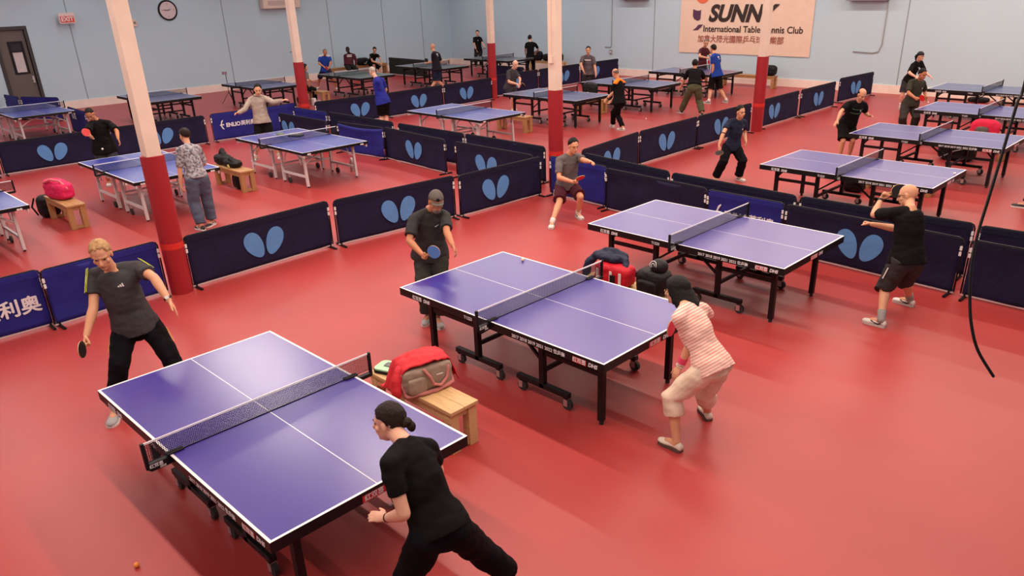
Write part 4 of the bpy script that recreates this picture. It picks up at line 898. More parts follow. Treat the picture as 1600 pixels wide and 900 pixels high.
        if ex[0] == 'beads':
            q = ex[1]; E_, W_ = j[q + 'e'], j[q + 'w']; p = E_.lerp(W_, .98); dd = (W_ - E_).normalized(); u1 = dd.orthogonal().normalized(); u2 = dd.cross(u1); m2 = MB()
            for i in range(12): m2.ell(p + (u1 * math.cos(i * PI / 6) + u2 * math.sin(i * PI / 6)) * .032, .007, .007, .007, None, 8, 6)
            m2.obj('bead_bracelet', ex[2], o, smooth=True)
        if ex[0] == 'hairclip':
            MB().bar(hp(-.076, -.052, .000), hp(-.070, -.012, .032), .006, .012).obj('hair_clip', ex[1], o)
    # ---- racket
    pd = D.get('pad')
    if pd:
        q = pd['s']; W_ = j[q + 'w']; d, n = hd[q]; a = Vector(pd['a']); nn = Vector(pd['n']); pc = W_ + d * .075 * k + n * .021
        racket(base + pc, a, nn, *RK[key])
    return o
def racket(pc, a, nn, m1, m2, label):
    nn = (nn - a * nn.dot(a)).normalized(); s = a.cross(nn)
    M = Matrix(((s.x, a.x, nn.x), (s.y, a.y, nn.y), (s.z, a.z, nn.z)))
    r = empty('table_tennis_racket', pc, label=label, cat='racket', group='rackets held by players')
    poly = []
    for i in range(40):
        t = 2 * PI * i / 40; x = .076 * math.sin(t); y = .135 + .080 * math.cos(t) * (1 if math.cos(t) > 0 else 1.0)
        poly.append((x, y))
    def pr_(pl, z0, z1, nm, m_):
        mb = MB().prism(pl, z0, z1, M.to_4x4()); return mb.obj(nm, m_, r)
    pr_([(x, y) for x, y in poly], -.003, .003, 'blade', WOOD)
    pr_([(x * .985, .135 + (y - .135) * .985) for x, y in poly if y > .062], .003, .0055, 'front_rubber', m1)
    pr_([(x * .985, .135 + (y - .135) * .985) for x, y in poly if y > .062], -.0055, -.003, 'back_rubber', m2)
    MB().tube([M @ Vector((0, y, 0)) for y in (-.045, -.03, .03, .062)], [(.0145, .011), (.013, .010), (.0125, .010), (.014, .009)], 12, side=s, cap=True).obj('handle', WOODD, r, smooth=False)
    return r
RBK = mat('racket_black_rubber', (.012, .012, .012), rough=.35)
RRD = mat('racket_red_rubber', (.62, .018, .02), rough=.35)
RBL = mat('racket_blue_rubber', srgb((80, 138, 205)), rough=.45)
RPK = mat('racket_pink_rubber', (.75, .06, .12), rough=.4)
RK = {
 'front_left_man': (RBK, RRD, 'black racket held low by the grey-haired man in the left foreground'),
 'cap_man': (RBL, RRD, 'light blue racket held by the man in the cap'),
 'glasses_man': (RRD, RBK, 'red racket held forward by the man in maroon shorts'),
 'pink_woman': (RPK, RBK, 'pinkish red racket half hidden in front of the woman in pink'),
 'bald_black_man': (RBK, RRD, 'black racket raised in front of the bald player head'),
 'navy_woman': (RBK, RRD, 'black racket hanging down beside the woman in navy'),
 'black_tee_man': (RRD, RBK, 'red racket held up by the man in the loose black tee'),
 'dark_green_man': (RRD, RBK, 'red racket held by the man in dark green at right'),
 'bald_dark_man': (RBK, RRD, 'black racket held by the far bald man in dark clothes'),
 'bald_grey_man': (RBK, RRD, 'black racket of the crouching bald man in grey'),
 'maroon_man': (RRD, RBK, 'red racket of the man in maroon under the banner'),
 'jersey_man': (RRD, RBK, 'red racket held by the man in the blue and white jersey'),
 'back_black_man': (RBK, RRD, 'dark racket of the man in black seen from behind in the far corner'),
 'corner_man': (RBK, RRD, 'dark racket of the man standing in the far room corner'),
}
charcoal = cloth('charcoal', (62, 60, 62)); black = cloth('black', (20, 18, 20), spec=.12); blackp = cloth('black trousers', (13, 11, 17), spec=.12); dkgrey = cloth('dark grey', (52, 50, 50))
midgrey = cloth('mid grey', (104, 98, 98)); maroon = cloth('maroon', (74, 26, 38)); navy = cloth('navy sport', (28, 36, 58)); denim = cloth('grey blue', (84, 92, 112))
beige = cloth('beige fleece', (172, 156, 142), bump=.5, bscale=40); olive = cloth('olive', (84, 84, 60)); royal = cloth('royal blue', (30, 62, 150)); dkgreen = cloth('dark green', (56, 54, 44))
cream = cloth('cream', (226, 204, 182)); maroonh = cloth('maroon fleece', (78, 30, 40)); orange = cloth('orange', (255, 140, 40)); yellow = cloth('yellow', (206, 214, 60)); whitec = cloth('white', (222, 214, 210)); greyc = cloth('pale grey sock', (150, 146, 142))
def striped():
    m = mat('pink_striped_knit', srgb((238, 200, 190)), rough=.85, bump=.2, bscale=30); nt = m.node_tree; b = nt.nodes['Principled BSDF']
    tc = nt.nodes.new('ShaderNodeTexCoord'); mp = nt.nodes.new('ShaderNodeMapping'); mp.inputs['Rotation'].default_value = (0, math.radians(40), math.radians(-10)); nt.links.new(tc.outputs['Object'], mp.inputs[0])
    wv = nt.nodes.new('ShaderNodeTexWave'); wv.bands_direction = 'Z'; wv.inputs['Scale'].default_value = 13; wv.inputs['Distortion'].default_value = .6; nt.links.new(mp.outputs[0], wv.inputs['Vector'])
    r = nt.nodes.new('ShaderNodeValToRGB'); r.color_ramp.elements[0].position = .35; r.color_ramp.elements[0].color = (*srgb((226, 160, 150)), 1); r.color_ramp.elements[1].position = .6; r.color_ramp.elements[1].color = (*srgb((240, 214, 200)), 1)
    nt.links.new(wv.outputs['Fac'], r.inputs[0]); nt.links.new(r.outputs[0], b.inputs['Base Color']); return m
def floral():
    m = mat('grey_floral_knit', srgb((140, 138, 145)), rough=.85, bump=.2, bscale=30); nt = m.node_tree; b = nt.nodes['Principled BSDF']
    tc = nt.nodes.new('ShaderNodeTexCoord'); wv = nt.nodes.new('ShaderNodeTexNoise'); wv.inputs['Scale'].default_value = 26; wv.inputs['Detail'].default_value = 3; nt.links.new(tc.outputs['Object'], wv.inputs['Vector'])
    r = nt.nodes.new('ShaderNodeValToRGB'); r.color_ramp.elements[0].position = .42; r.color_ramp.elements[0].color = (*srgb((98, 96, 106)), 1); r.color_ramp.elements[1].position = .58; r.color_ramp.elements[1].color = (*srgb((176, 172, 176)), 1)
    nt.links.new(wv.outputs['Fac'], r.inputs[0]); nt.links.new(r.outputs[0], b.inputs['Base Color']); return m
STR, FLO = striped(), floral()
WS = dict(m=mat('white_shoe', (.72, .66, .62), rough=.5), sole=mat('off_white_sole', (.55, .50, .47), rough=.5), mark=BLACKP, lace=WHITE)
BS = dict(m=mat('black_shoe', (.02, .018, .02), rough=.5), sole=WHITE, mark=WHITE)
GS = dict(m=mat('grey_shoe', (.35, .33, .33), rough=.6), sole=WHITE, mark=PRINTG, lace=WHITE)
CS = dict(m=mat('cream_loafer', (.70, .60, .50), rough=.6), sole=mat('brown_sole', (.10, .06, .045), rough=.7))
gold = mat('gold_frame', (.45, .28, .10), rough=.3, metal=.8)
def dec(kind, t, x, **k): return dict(kind=kind, t=t, x=x, **k)
person('front_left_man', 'sandy-haired man in charcoal tee with yellow shoulder stripes, left foreground', 'light', 'short', 'sandy', dict(m=charcoal, stripe=yellow, loose=.012, name='t_shirt'), dict(m=blackp, bag=.02, side=yellow), GS,
       look=(-28, -22), poses=('open', 'grip'), near=2, extra=[('watch', 'L', SILVER)], girth=1.02, decals=[dec('tri', .78, .07)], toe=dict(R=-35, L=10))
person('black_woman', 'woman all in black with tied dark hair, back turned in the foreground', 'pale', 'tied', 'brown', dict(m=black, name='t_shirt', hem=-.12), dict(m=blackp, bag=.03), BS,
       look=(206, -10), poses=('open', 'relax'), near=2, fem=True, extra=[('band', 'L', .9, BLACKP, 'wristband', .016, .030), ('hairclip', SILVER)], raised=dict(R=38), toe=dict(R=165, L=160))
person('cap_man', 'bearded man in grey cap and dark polo holding a light blue racket', 'tan', 'short', 'grey', dict(m=dkgrey, loose=.02, name='polo_shirt', collar=dkgrey, sleeve=.78), dict(m=cloth('dark olive grey', (46, 43, 40)), bag=.03), GS,
       look=(-30, -10), near=2, girth=1.1, extra=[('cap', cloth('cap grey', (96, 90, 84)), 1, cloth('cap brim', (92, 84, 78)), BLACKP), ('beard', HAIR['grey'])], decals=[dec('swoosh', .72, .08)])
person('glasses_man', 'crouching man with glasses in grey tee and maroon shorts in the court corner', 'light', 'short', 'black', dict(m=midgrey, loose=.01, name='t_shirt', sleeve=.75, hem=-.1), dict(m=maroon, len=.44, bag=.03, name='shorts', side=WHITE), WS,
       look=(-22, -12), poses=('relax', 'grip'), near=2, girth=1.04, extra=[('glasses', gold)], socks=dict(m=whitec, len=.12))
person('pink_woman', 'crouching woman with dark bob hair in pink striped top and cream cropped trousers', 'light', 'long', 'black', dict(m=STR, name='top', sleeve=1.02, hem=-.2), dict(m=cream, len=.70, bag=.03, name='cropped_trousers'), CS,
       look=(188, -10), near=2, fem=True, girth=1.03, poses=('relax', 'relax'), extra=[('band', 'L', .74, mat('pink_towel_band', (.7, .05, .14), rough=.9), 'wristband', .055, .040), ('band', 'L', .85, whitec, 'wristband_edge', .02, .038), ('beads', 'L', WHITE), ('glasses', gold)], toe=dict(L=175, R=140))
person('bald_black_man', 'bald man in black tee and shorts raising a racket beside the third table', 'light', None, 'grey', dict(m=black, name='t_shirt', loose=.015, sleeve=.7), dict(m=dkgrey, len=.52, bag=.035, name='shorts', side=WHITE), WS,
       look=(185, -18), near=2, girth=1.06, poses=('grip', 'fist'), extra=[('glasses', BLACKP), ('band', 'L', .9, BLACKP, 'wristband', .03, .031)], socks=dict(m=greyc, len=.28), toe=dict(L=178, R=172))
person('navy_woman', 'woman with short dark hair in navy sport tee and black trousers, right of centre', 'light', 'short', 'black', dict(m=navy, name='t_shirt', loose=.01), dict(m=blackp, bag=.028), WS,
       look=(-20, -8), fem=True, extra=[('band', 'R', .02, navy, 'elbow_band', .02, .04)], decals=[dec('dot', .7, .07)])
person('stripe_man', 'balding man in black with thin green chest stripes, leaning forward at the right', 'light', 'fringe', 'black', dict(m=black, name='t_shirt', loose=.02, sleeve=.75, hem=-.3), dict(m=black, len=.46, bag=.04, name='shorts'), BS,
       look=(-32, -35), poses=('relax', 'open'), girth=1.05, decals=[dec('dot', .72, .07), dec('line', .78, 0), dec('line', .60, 0)])
person('black_tee_man', 'man with cropped hair in loose black tee looking down at a floating ball, left side', 'tan', 'buzz', 'black', dict(m=black, name='t_shirt', loose=.035, sleeve=.85, hem=-.24), dict(m=cloth('dark jeans', (52, 56, 62)), len=.5, bag=.04, name='shorts'), WS,
       look=(-35, -38), poses=('relax', 'grip'), girth=1.1, extra=[('band', 'L', .88, gold, 'bracelet', .01, .031)])
person('grey_person', 'person in grey patterned top seen from behind beside the first column', 'light', 'short', 'brown', dict(m=FLO, name='top', loose=.015, sleeve=.95, hem=-.1), dict(m=denim, bag=.035), BS,
       look=(190, -10), girth=1.0, toe=dict(L=-172, R=-60))
person('hoodie_man', 'man in beige hoodie with arms spread behind the white-legged table', 'light', 'short', 'black', dict(m=beige, name='hoodie', loose=.02, sleeve=1.93, hood=True, hem=-.1), dict(m=black, len=.46, bag=.03, name='shorts'), WS,
       look=(-28, -14), poses=('relax', 'relax'), socks=dict(m=whitec, len=.15))
person('orange_collar_man', 'balding man in dark top with orange shoulders and black trousers, centre back court', 'light', 'fringe', 'grey', dict(m=black, name='t_shirt', yoke=orange, loose=.01, sleeve=.8), dict(m=blackp, bag=.01), WS, look=(172, -20), girth=1.05,
       extra=[('band', 'L', .9, BLACKP, 'watch', .02, .031)])
person('olive_man', 'man in black tee and olive trousers seen from behind with legs apart', 'tan', 'short', 'black', dict(m=black, name='t_shirt', loose=.02, sleeve=.85, hem=-.02), dict(m=olive, bag=.035), BS, look=(125, 0), girth=1.1, eyes=False)
person('blue_tee_man', 'man in royal blue tee and black shorts facing the table under the banner', 'light', 'short', 'brown', dict(m=royal, name='t_shirt', loose=.015), dict(m=black, len=.46, bag=.03, name='shorts'), GS, look=(165, -8), near=0, socks=dict(m=whitec, len=.1), decals=[dec('back', .8, 0)])
person('maroon_man', 'balding man in maroon sport tee talking across the table under the banner', 'light', 'buzz', 'grey', dict(m=maroon, name='t_shirt', stripe=whitec, stripes_at=(0,)), dict(m=navy, len=.46, name='shorts'), WS, look=(-50, -20), near=0)
person('dark_green_man', 'man in dark green tee holding a red racket and a ball at right', 'tan', 'short', 'black', dict(m=dkgreen, name='t_shirt', loose=.02, sleeve=.85, hem=-.14), dict(m=cloth('brown grey', (56, 50, 46)), bag=.03), BS, look=(-25, -18), poses=('relax', 'grip'), girth=1.1, decals=[dec('dot', .7, .07)])
person('cap_woman', 'person in backward black cap behind the man in dark green', 'pale', 'tied', 'black', dict(m=black, name='t_shirt', loose=.02, sleeve=.85, hem=-.2), dict(m=cloth('grey shorts', (50, 48, 52)), len=.4, bag=.035, name='shorts'), WS, look=(-15, -8), near=0, fem=True,
       extra=[('cap', BLACKP, -1, BLACKP), ('ponytail',), ('glasses', BLACKP)], socks=dict(m=whitec, len=.4), decals=[dec('dot', .75, 0)])
person('grey_tee_man', 'man in grey tee and dark trousers standing with arms down in the back court', 'light', 'short', 'black', dict(m=cloth('warm grey', (92, 82, 86)), name='t_shirt', sleeve=.75, loose=.015), dict(m=cloth('dark brown', (34, 28, 28)), bag=.02), WS, look=(-55, -5), girth=1.08, near=1, decals=[dec('wide', .75, 0)])
person('blue_back_man', 'older pale-haired man in blue tee stooping behind the double barrier', 'pale', 'buzz', 'white', dict(m=cloth('violet blue', (38, 44, 140)), name='t_shirt', loose=.015, sleeve=.75, hem=-.22), dict(m=black, len=.44, bag=.03, name='shorts'), WS, look=(178, -28), extra=[('watch', 'L', BLACKP)], socks=dict(m=whitec, len=.1))
person('seated_girl', 'person with dark bobbed hair in grey brown top sitting on a bench by a column', 'light', 'long', 'black', dict(m=cloth('taupe', (112, 100, 92)), name='top', sleeve=.9, hem=-.02), dict(m=black, bag=.02), WS, look=(45, 0), near=0, fem=True, eyes=False)
person('jersey_man', 'man in blue and white jersey and navy shorts standing by the left wall', 'tan', 'buzz', 'grey', dict(m=royal, name='jersey', yoke=whitec, sleeve=.8), dict(m=navy, len=.46, bag=.03, name='shorts'), WS, look=(-20, -8), near=0, girth=1.04)
person('maroon_hoodie', 'seated person in maroon sweatshirt with white print against the left wall', 'dark', 'buzz', 'black', dict(m=maroonh, name='sweatshirt', sleeve=1.9, loose=.02, hem=-.02), dict(m=cloth('dark brown', (34, 28, 28)), bag=.02), BS, look=(-50, -5), near=0, girth=1.12, decals=[dec('wide', .78, 0), dec('wide', .66, 0)])
person('track_man', 'seated man in black track top with white sleeve stripe against the left wall', 'light', 'short', 'black', dict(m=black, name='track_top', stripe=whitec, stripes_at=(0,), hem=-.02), dict(m=black, len=.46, bag=.03, name='shorts'), BS, look=(-35, -25), near=0)
person('bald_dark_man', 'bald man in dark tee and navy shorts between the far dark and green tables', 'light', None, 'grey', dict(m=cloth('black blue', (26, 24, 34)), name='t_shirt', sleeve=.8, loose=.012), dict(m=navy, len=.46, bag=.03, name='shorts'), WS, look=(175, -12), near=0, socks=dict(m=whitec, len=.1), decals=[dec('back', .82, 0)])
person('corner_man', 'man in black polo standing in the far room corner', 'pale', 'short', 'black', dict(m=black, name='polo_shirt', collar=whitec, sleeve=.8), dict(m=cloth('dark brown', (34, 28, 28)), bag=.015), BS, look=(-45, -5), near=0, decals=[dec('dot', .72, .07)])
person('back_black_man', 'man all in black seen from behind by the far corner table', 'pale', 'short', 'black', dict(m=black, name='polo_shirt', sleeve=.75), dict(m=blackp, bag=.015), BS, look=(120, -5), near=0, eyes=False)
person('bald_grey_man', 'crouching bald man in dark grey polo behind the middle column', 'pale', 'fringe', 'white', dict(m=cloth('slate grey', (66, 62, 66)), name='polo_shirt', loose=.015, sleeve=.8), dict(m=cloth('dark slate', (46, 44, 54)), len=.5, bag=.03, name='shorts'), WS, look=(-15, -12), girth=1.06)
person('edge_player', 'player in black at the right edge of whom only one black shoe shows', 'light', 'short', 'black', dict(m=black, name='t_shirt'), dict(m=blackp), BS, look=(165, -5), near=0)
# ---------------------------------------------------------------- benches
def bench(x, y, L, label, wood=WOOD, rz=0., H=.42, wd=.31):
    """x,y = centre of the bench"""
    o = empty('wooden_bench', (x, y, 0), rz, label=label, cat='bench', group='wooden benches')
    h = L / 2; w2 = wd / 2
    for s in (-1, 1): MB().box(-h, h, min(0, s * w2) + (.001 if s > 0 else 0), max(0, s * w2) - (0 if s > 0 else .001), H - .032, H).obj('seat_plank', wood, o, bevel=.003)
    for s in (-1, 1):
        MB().box(-h + .04, h - .04, s * (w2 - .022) - .010, s * (w2 - .022) + .010, H - .11, H - .033).obj('apron', wood, o)
        for sx in (-1, 1):
            a, b = sorted((sx * (h - .02), sx * (h - .105))); c, d = sorted((s * (w2 - .008), s * (w2 - .10)))
            MB().box(a, b, c, d, 0, H - .033).obj('leg', wood, o, bevel=.004)
    for sx in (-1, 1):
        MB().box(*sorted((sx * (h - .04), sx * (h - .085))), -w2 + .10, w2 - .10, .01, .06).obj('stretcher', wood, o)
        MB().box(*sorted((sx * (h - .04), sx * (h - .085))), -w2 + .10, w2 - .10, H - .10, H - .033).obj('end_rail', wood, o)
    return o
bench(-4.88, 3.60, 1.16, 'pale pine bench with a red jacket on it, beside the front left table')
bench(-4.95, 6.72, 1.20, 'pale pine bench with sports bags on it, between the second and third tables')
bench(-15.0, 3.78, 1.20, 'worn pine bench with a pink bag on it, left court', WOODD)
bench(-15.05, 6.95, 1.20, 'worn pine bench with black jackets on it, beside the person in grey', WOODD)
bench(-14.95, 14.95, 1.10, 'worn pine bench by the corner of the pale blue table, left of the middle column', WOODD)
bench(-4.7, 14.5, 1.2, 'pine bench with black bags, partly hidden under the fifth table', WOODD)
bench(-4.55, 18.25, 1.20, 'pine bench with a pink backpack, between the two far right tables', WOODD)
bench(-5.3, 26.3, 1.7, 'pine bench against the back wall seen under the farthest right table', WOODD)
bench(-14.3, 26.3, 2.1, 'long pine bench against the back wall, behind the column in front of the banner', WOODD)
bench(-24.0, 26.2, 2.0, 'pine bench with black bags by the back wall, left of the middle column', WOOD, H=.5)
bench(-24.75, 14.95, 1.25, 'pine bench with a red racket on it next to the seated person in grey brown', WOODD)
bench(-30.75, 20.9, 3.0, 'low bench against the left wall under the seated men', WOODD, rz=PI / 2, H=.47)
bench(-15.3, 18.6, 1.1, 'pine bench between the two black-legged tables behind the middle column', WOODD)

# ---------------------------------------------------------------- bags and clothes
def blob(o_name, pieces, m, parent, vx=.012, it=3, amp=.006, ns=12.):
    mb = MB()
    for p in pieces: p(mb)
    return vox(mb.obj(o_name, m, parent, smooth=True), vx, it, amp, ns)
def bx(cx, cy, cz, rx, ry, rz_, p=.45, rot=None):
    def fn(d, q):
        f = lambda v: math.copysign(abs(v) ** p, v)
        ee = 2 / p; n = max(1e-6, (abs(d.x) ** ee + abs(d.y) ** ee + abs(d.z) ** ee) ** (1 / ee))
        return Vector((d.x / n * rx, d.y / n * ry, d.z / n * rz_)) * 1.0
    M = Matrix.Rotation(rot or 0, 3, 'Z')
    return lambda mb: mb.ell((cx, cy, cz), 1, 1, 1, M, 24, 16, fn=fn)
def tb(pts, r): return lambda mb: mb.tube(pts, r, 10, cap='round')
RED = cloth('bright red nylon', (206, 44, 54), bump=.4, bscale=10, rough=.6); TAUPE = cloth('taupe nylon', (158, 138, 122), rough=.6); PINKT = cloth('dusty pink trim', (196, 124, 120))
BAGB = cloth('black nylon', (22, 20, 22), rough=.55); MINT = mat('mint_case', srgb((168, 214, 176)), rough=.5, var=.04)
def bag(name, loc, label, cat, rz=0): return empty(name, loc, rz, label=label, cat=cat)
# tote with red jacket on the near bench
t = bag('tote_bag', (-4.84, 3.60, .42), 'taupe and pink tote bag on the near bench, half covered by the red jacket', 'bag', 1.36)
blob('bag_body', [bx(0, 0, .13, .25, .14, .125, .35)], TAUPE, t, .010, 3, .006)
blob('trim', [tb([(-.22, -.13, .02), (-.08, -.155, .02), (.08, -.155, .02), (.23, -.12, .03)], .018), tb([(.23, -.12, .03), (.255, -.02, .12), (.25, .05, .2)], .016), tb([(-.23, -.12, .03), (-.25, -.08, .14)], .016)], PINKT, t, .008)
blob('handle', [tb([(-.05, -.14, .235), (-.01, -.165, .17), (.02, -.17, .09), (.09, -.165, .06), (.16, -.15, .11), (.19, -.13, .20)], .015)], PINKT, t, .007, 2, 0)
blob('pocket', [bx(-.12, -.13, .10, .09, .03, .075, .35)], TAUPE, t, .007, 2, .002)
MB().box(.06, .12, -.159, -.155, .16, .17).obj('brand_mark', WHITE, t)
j_ = bag('red_jacket', (-4.84, 3.60, .42), 'bright red jacket draped over the tote bag on the near bench', 'jacket', 1.36)
mbj = MB(); nu_, nv_ = 30, 22; vs = []
for sft in (0, .012):
    for jv in range(nv_ + 1):
        for iu in range(nu_ + 1):
            u = iu / nu_ * 2 - 1; v = jv / nv_ * 2 - 1
            x = u * .31; yy = .075 + v * .16; 
            z = .32 - .08 * u * u - .0 * v * v - .22 * max(0, abs(u) - .72) * 3.2 - .16 * max(0, v) ** 2 * 1.2 - (.035 * max(0, -v) ** 2)
            z += .02 * noise.noise(Vector((u * 3, v * 4, 1))) + .012 * noise.noise(Vector((u * 8, v * 3, 5)))
            vs.append((x, yy - .05 * (1 - abs(u)) * (v < 0) * -v, max(.008, z) + sft))
N1 = (nu_ + 1) * (nv_ + 1); fs = []
for jv in range(nv_):
    for iu in range(nu_):
        a = jv * (nu_ + 1) + iu; fs.append((a + nu_ + 1, a + nu_ + 2, a + 1, a)); fs.append((N1 + a, N1 + a + 1, N1 + a + nu_ + 2, N1 + a + nu_ + 1))
ring_ = [i for i in range(nu_ + 1)] + [jv * (nu_ + 1) + nu_ for jv in range(1, nv_ + 1)] + [nv_ * (nu_ + 1) + i for i in range(nu_ - 1, -1, -1)] + [jv * (nu_ + 1) for jv in range(nv_ - 1, 0, -1)]
for i in range(len(ring_)): a, b_ = ring_[i], ring_[(i + 1) % len(ring_)]; fs.append((a, b_, N1 + b_, N1 + a))
mbj.add(vs, fs).obj('jacket_shell', RED, j_, smooth=True)
blob('sleeve', [tb([(.22, .12, .18), (.29, .08, .12), (.30, .02, .05)], .04)], RED, j_, .010)
blob('sleeve', [tb([(-.22, -.02, .24), (-.28, -.06, .16), (-.30, -.09, .06)], .045)], RED, j_, .010)
c = bag('racket_case', (-5.30, 3.60, .42), 'mint green zipped racket case at the far end of the near bench', 'racket case', .35)
def rrect(w_, h_, r, n=6): return [(sx * (w_ - r) + r * math.cos(a + k * PI / 2 / n), sy * (h_ - r) + r * math.sin(a + k * PI / 2 / n)) for sx, sy, a in ((1, 1, 0), (-1, 1, PI / 2), (-1, -1, PI), (1, -1, 1.5 * PI)) for k in range(n + 1)]
MB().prism(rrect(.155, .10, .05), 0, .022).obj('case_base', BLACKP, c); MB().prism(rrect(.152, .097, .05), .026, .046).obj('case_lid', MINT, c, bevel=.006); MB().prism(rrect(.157, .102, .05), .020, .028).obj('zip', BLACKP, c)
p = bag('mobile_phone', (-5.30, 3.61, .466), 'grey mobile phone lying on the mint racket case', 'phone', .30)
MB().prism(rrect(.075, .036, .008), 0, .009).obj('phone_body', mat('phone_grey', (.12, .12, .13), rough=.3), p); MB().prism([(x + .045, y) for x, y in rrect(.022, .026, .006)], .009, .011).obj('camera_bump', BLACKP, p)
# bench between tables two and three
c = bag('navy_jacket', (-5.22, 6.74, .42), 'navy jacket heaped on top of the red sports bag', 'jacket')
blob('jacket_cloth', [bx(0, 0, .30, .20, .14, .05, .6), tb([(-.18, -.05, .28), (-.26, -.10, .18), (-.28, -.12, .06)], .05), tb([(.1, .05, .32), (.22, -.02, .29), (.27, -.08, .22)], .045), tb([(-.1, .02, .34), (.05, .0, .36), (.15, .03, .33)], .04)], cloth('dark navy', (30, 38, 62), rough=.6), c, .012, 2, .012)
c = bag('sports_bag', (-5.10, 6.66, .42), 'red and white sports bag under the navy jacket on the second bench', 'bag', .0)
blob('bag_body', [bx(0, 0, .13, .24, .13, .13, .4)], cloth('crimson nylon', (190, 26, 44), rough=.55), c, .011, 2, .006)
for xx in (-.17, .02, .15): MB().box(xx, xx + .035, -.136, -.128, .03, .20).obj('white_strap', whitec, c)
MB().box(.03, .10, -.14, -.13, .06, .16).obj('side_panel', BAGB, c)
c = bag('black_backpack', (-4.58, 6.70, .42), 'black backpack on the second bench left of the woman in pink', 'backpack')
blob('bag_body', [bx(0, 0, .15, .19, .14, .15, .5)], BAGB, c, .011, 2, .006)
blob('front_pocket', [bx(0, -.13, .11, .13, .05, .09, .5)], BAGB, c, .010, 2, .003)
c = bag('sun_visor', (-4.52, 6.70, .735), 'black cap with white curved lines lying on the black backpack', 'cap')
blob('cap_crown', [lambda mb: mb.ell((0, 0, .02), .10, .10, .09, None, 20, 14)], BLACKP, c, .008, 2, 0)
for rr in (.04, .085): MB().tube([(-.02 + .5 * rr * math.cos(a), -.098 + .25 * rr * abs(math.sin(a)), .055 + .045 * math.sin(a) * rr * 12) for a in [i * PI / 8 for i in range(17)]], .004, 6).obj('white_line', WHITE, c)
# left court bench
c = bag('pink_bag', (-15.15, 3.78, .42), 'bright pink shoulder bag on the left court bench', 'bag', .2)
PINK = cloth('hot pink', (214, 36, 92), rough=.6); blob('bag_body', [bx(0, 0, .15, .30, .15, .15, .45), bx(-.1, 0, .28, .2, .12, .05, .5)], PINK, c, .014, 2, .008)
blob('shoulder_strap', [tb([(-.28, -.02, .25), (-.12, -.16, .30), (.05, -.12, .36), (.2, -.05, .33), (.29, 0, .2)], .022)], cloth('pale pink', (226, 120, 130)), c, .010, 2, 0)
c = bag('black_backpack', (-15.78, 3.70, 0), 'black backpack standing on the floor behind the pink bag bench', 'backpack', .2); blob('bag_body', [bx(0, 0, .20, .14, .17, .20, .5)], BAGB, c, .012, 2, .006); blob('strap', [tb([(-.1, -.17, .35), (-.14, -.22, .2), (-.1, -.17, .05)], .018)], BAGB, c, .010, 2, 0)
c = bag('black_jacket', (-15.3, 6.98, .42), 'black jackets heaped on the bench beside the person in grey', 'jacket')
blob('jacket_cloth', [bx(-.2, 0, .10, .22, .14, .10, .6), bx(.2, 0, .07, .26, .13, .07, .6), tb([(-.3, 0, .15), (-.22, .02, .27), (-.1, 0, .16)], .06), tb([(.1, -.02, .12), (.25, -.04, .17), (.42, -.06, .08)], .05)], BAGB, c, .013, 2, .012)
MB().tube([(.28, -.15, .03), (.32, -.16, .07), (.34, -.15, .02)], .016, 8).obj('lining', cloth('mustard', (190, 170, 100)), c)
c = bag('black_bag', (-14.92, 6.95, 0), 'black bag hanging under the bench beside the person in grey', 'bag'); blob('bag_body', [bx(0, 0, .15, .14, .09, .145, .5)], BAGB, c, .012, 2, .004)
# racket case on the hoodie table
c = bag('racket_case', (-15.35, 8.62, .76), 'dark racket case lying open on the white-legged table', 'racket case', .5)
MB().prism(rrect(.16, .11, .06), 0, .02).obj('case_base', BLACKP, c, bevel=.005); MB().prism(rrect(.155, .105, .06), .022, .05).obj('case_lid', mat('grey_case', (.20, .22, .20), rough=.5), c, bevel=.008)
c = bag('folded_towel', (-15.70, 8.45, .76), 'small grey green towel beside the racket case on the white-legged table', 'towel'); blob('towel_cloth', [bx(0, 0, .03, .11, .07, .03, .6)], cloth('sage', (110, 120, 108)), c, .009, 2, .005)
c = bag('water_bottle', (-14.35, 9.3, 0), 'silver water bottle standing on the floor under the white-legged table', 'bottle'); MB().tube([(0, 0, 0), (0, 0, .22), (0, 0, .25)], [.045, .045, .028], 16).obj('bottle_body', mat('pinkish_steel', (.45, .30, .30), rough=.35, metal=.5), c); MB().tube([(0, 0, .25), (0, 0, .29)], .03, 14).obj('bottle_cap', WHITE, c)
# right side
c = bag('black_bag', (-4.75, 17.8, 0), 'big black bag on the floor seen under the fifth right table', 'bag'); blob('bag_body', [bx(0, 0, .20, .36, .17, .20, .5)], BAGB, c, .014, 2, .008); MB().tube([(-.25, -.175, .06), (0, -.185, .22), (.25, -.175, .30)], .012, 8, cap='round').obj('strap', mat('grey_strap', (.25, .25, .26)), c)
c = bag('black_holdall', (-5.35, 14.05, 0), 'black holdall on the floor seen under the fourth right table', 'bag'); blob('bag_body', [bx(0, 0, .12, .20, .13, .12, .5)], BAGB, c, .014, 2, .008)
c = bag('pink_backpack', (-4.45, 18.3, .42), 'pink and grey backpack on the bench between the far right tables', 'backpack'); blob('bag_body', [bx(0, .02, .19, .28, .13, .19, .7)], cloth('rose red', (214, 40, 72)), c, .014, 2, .006); blob('front_pocket', [bx(-.02, -.12, .12, .13, .05, .12, .6)], cloth('warm grey nylon', (96, 90, 86)), c, .012, 2, .003)
c = bag('black_bag', (-6.75, 26.4, 0), 'flat black bag on the floor by the back wall under the farthest right table', 'bag'); blob('bag_body', [bx(0, 0, .08, .30, .12, .08, .6)], BAGB, c, .014, 2, .006)
c = bag('black_backpack', (-15.9, 20.0 - 1.65, .42), 'black backpack with a white spot on the bench by the standing man in grey', 'backpack'); 
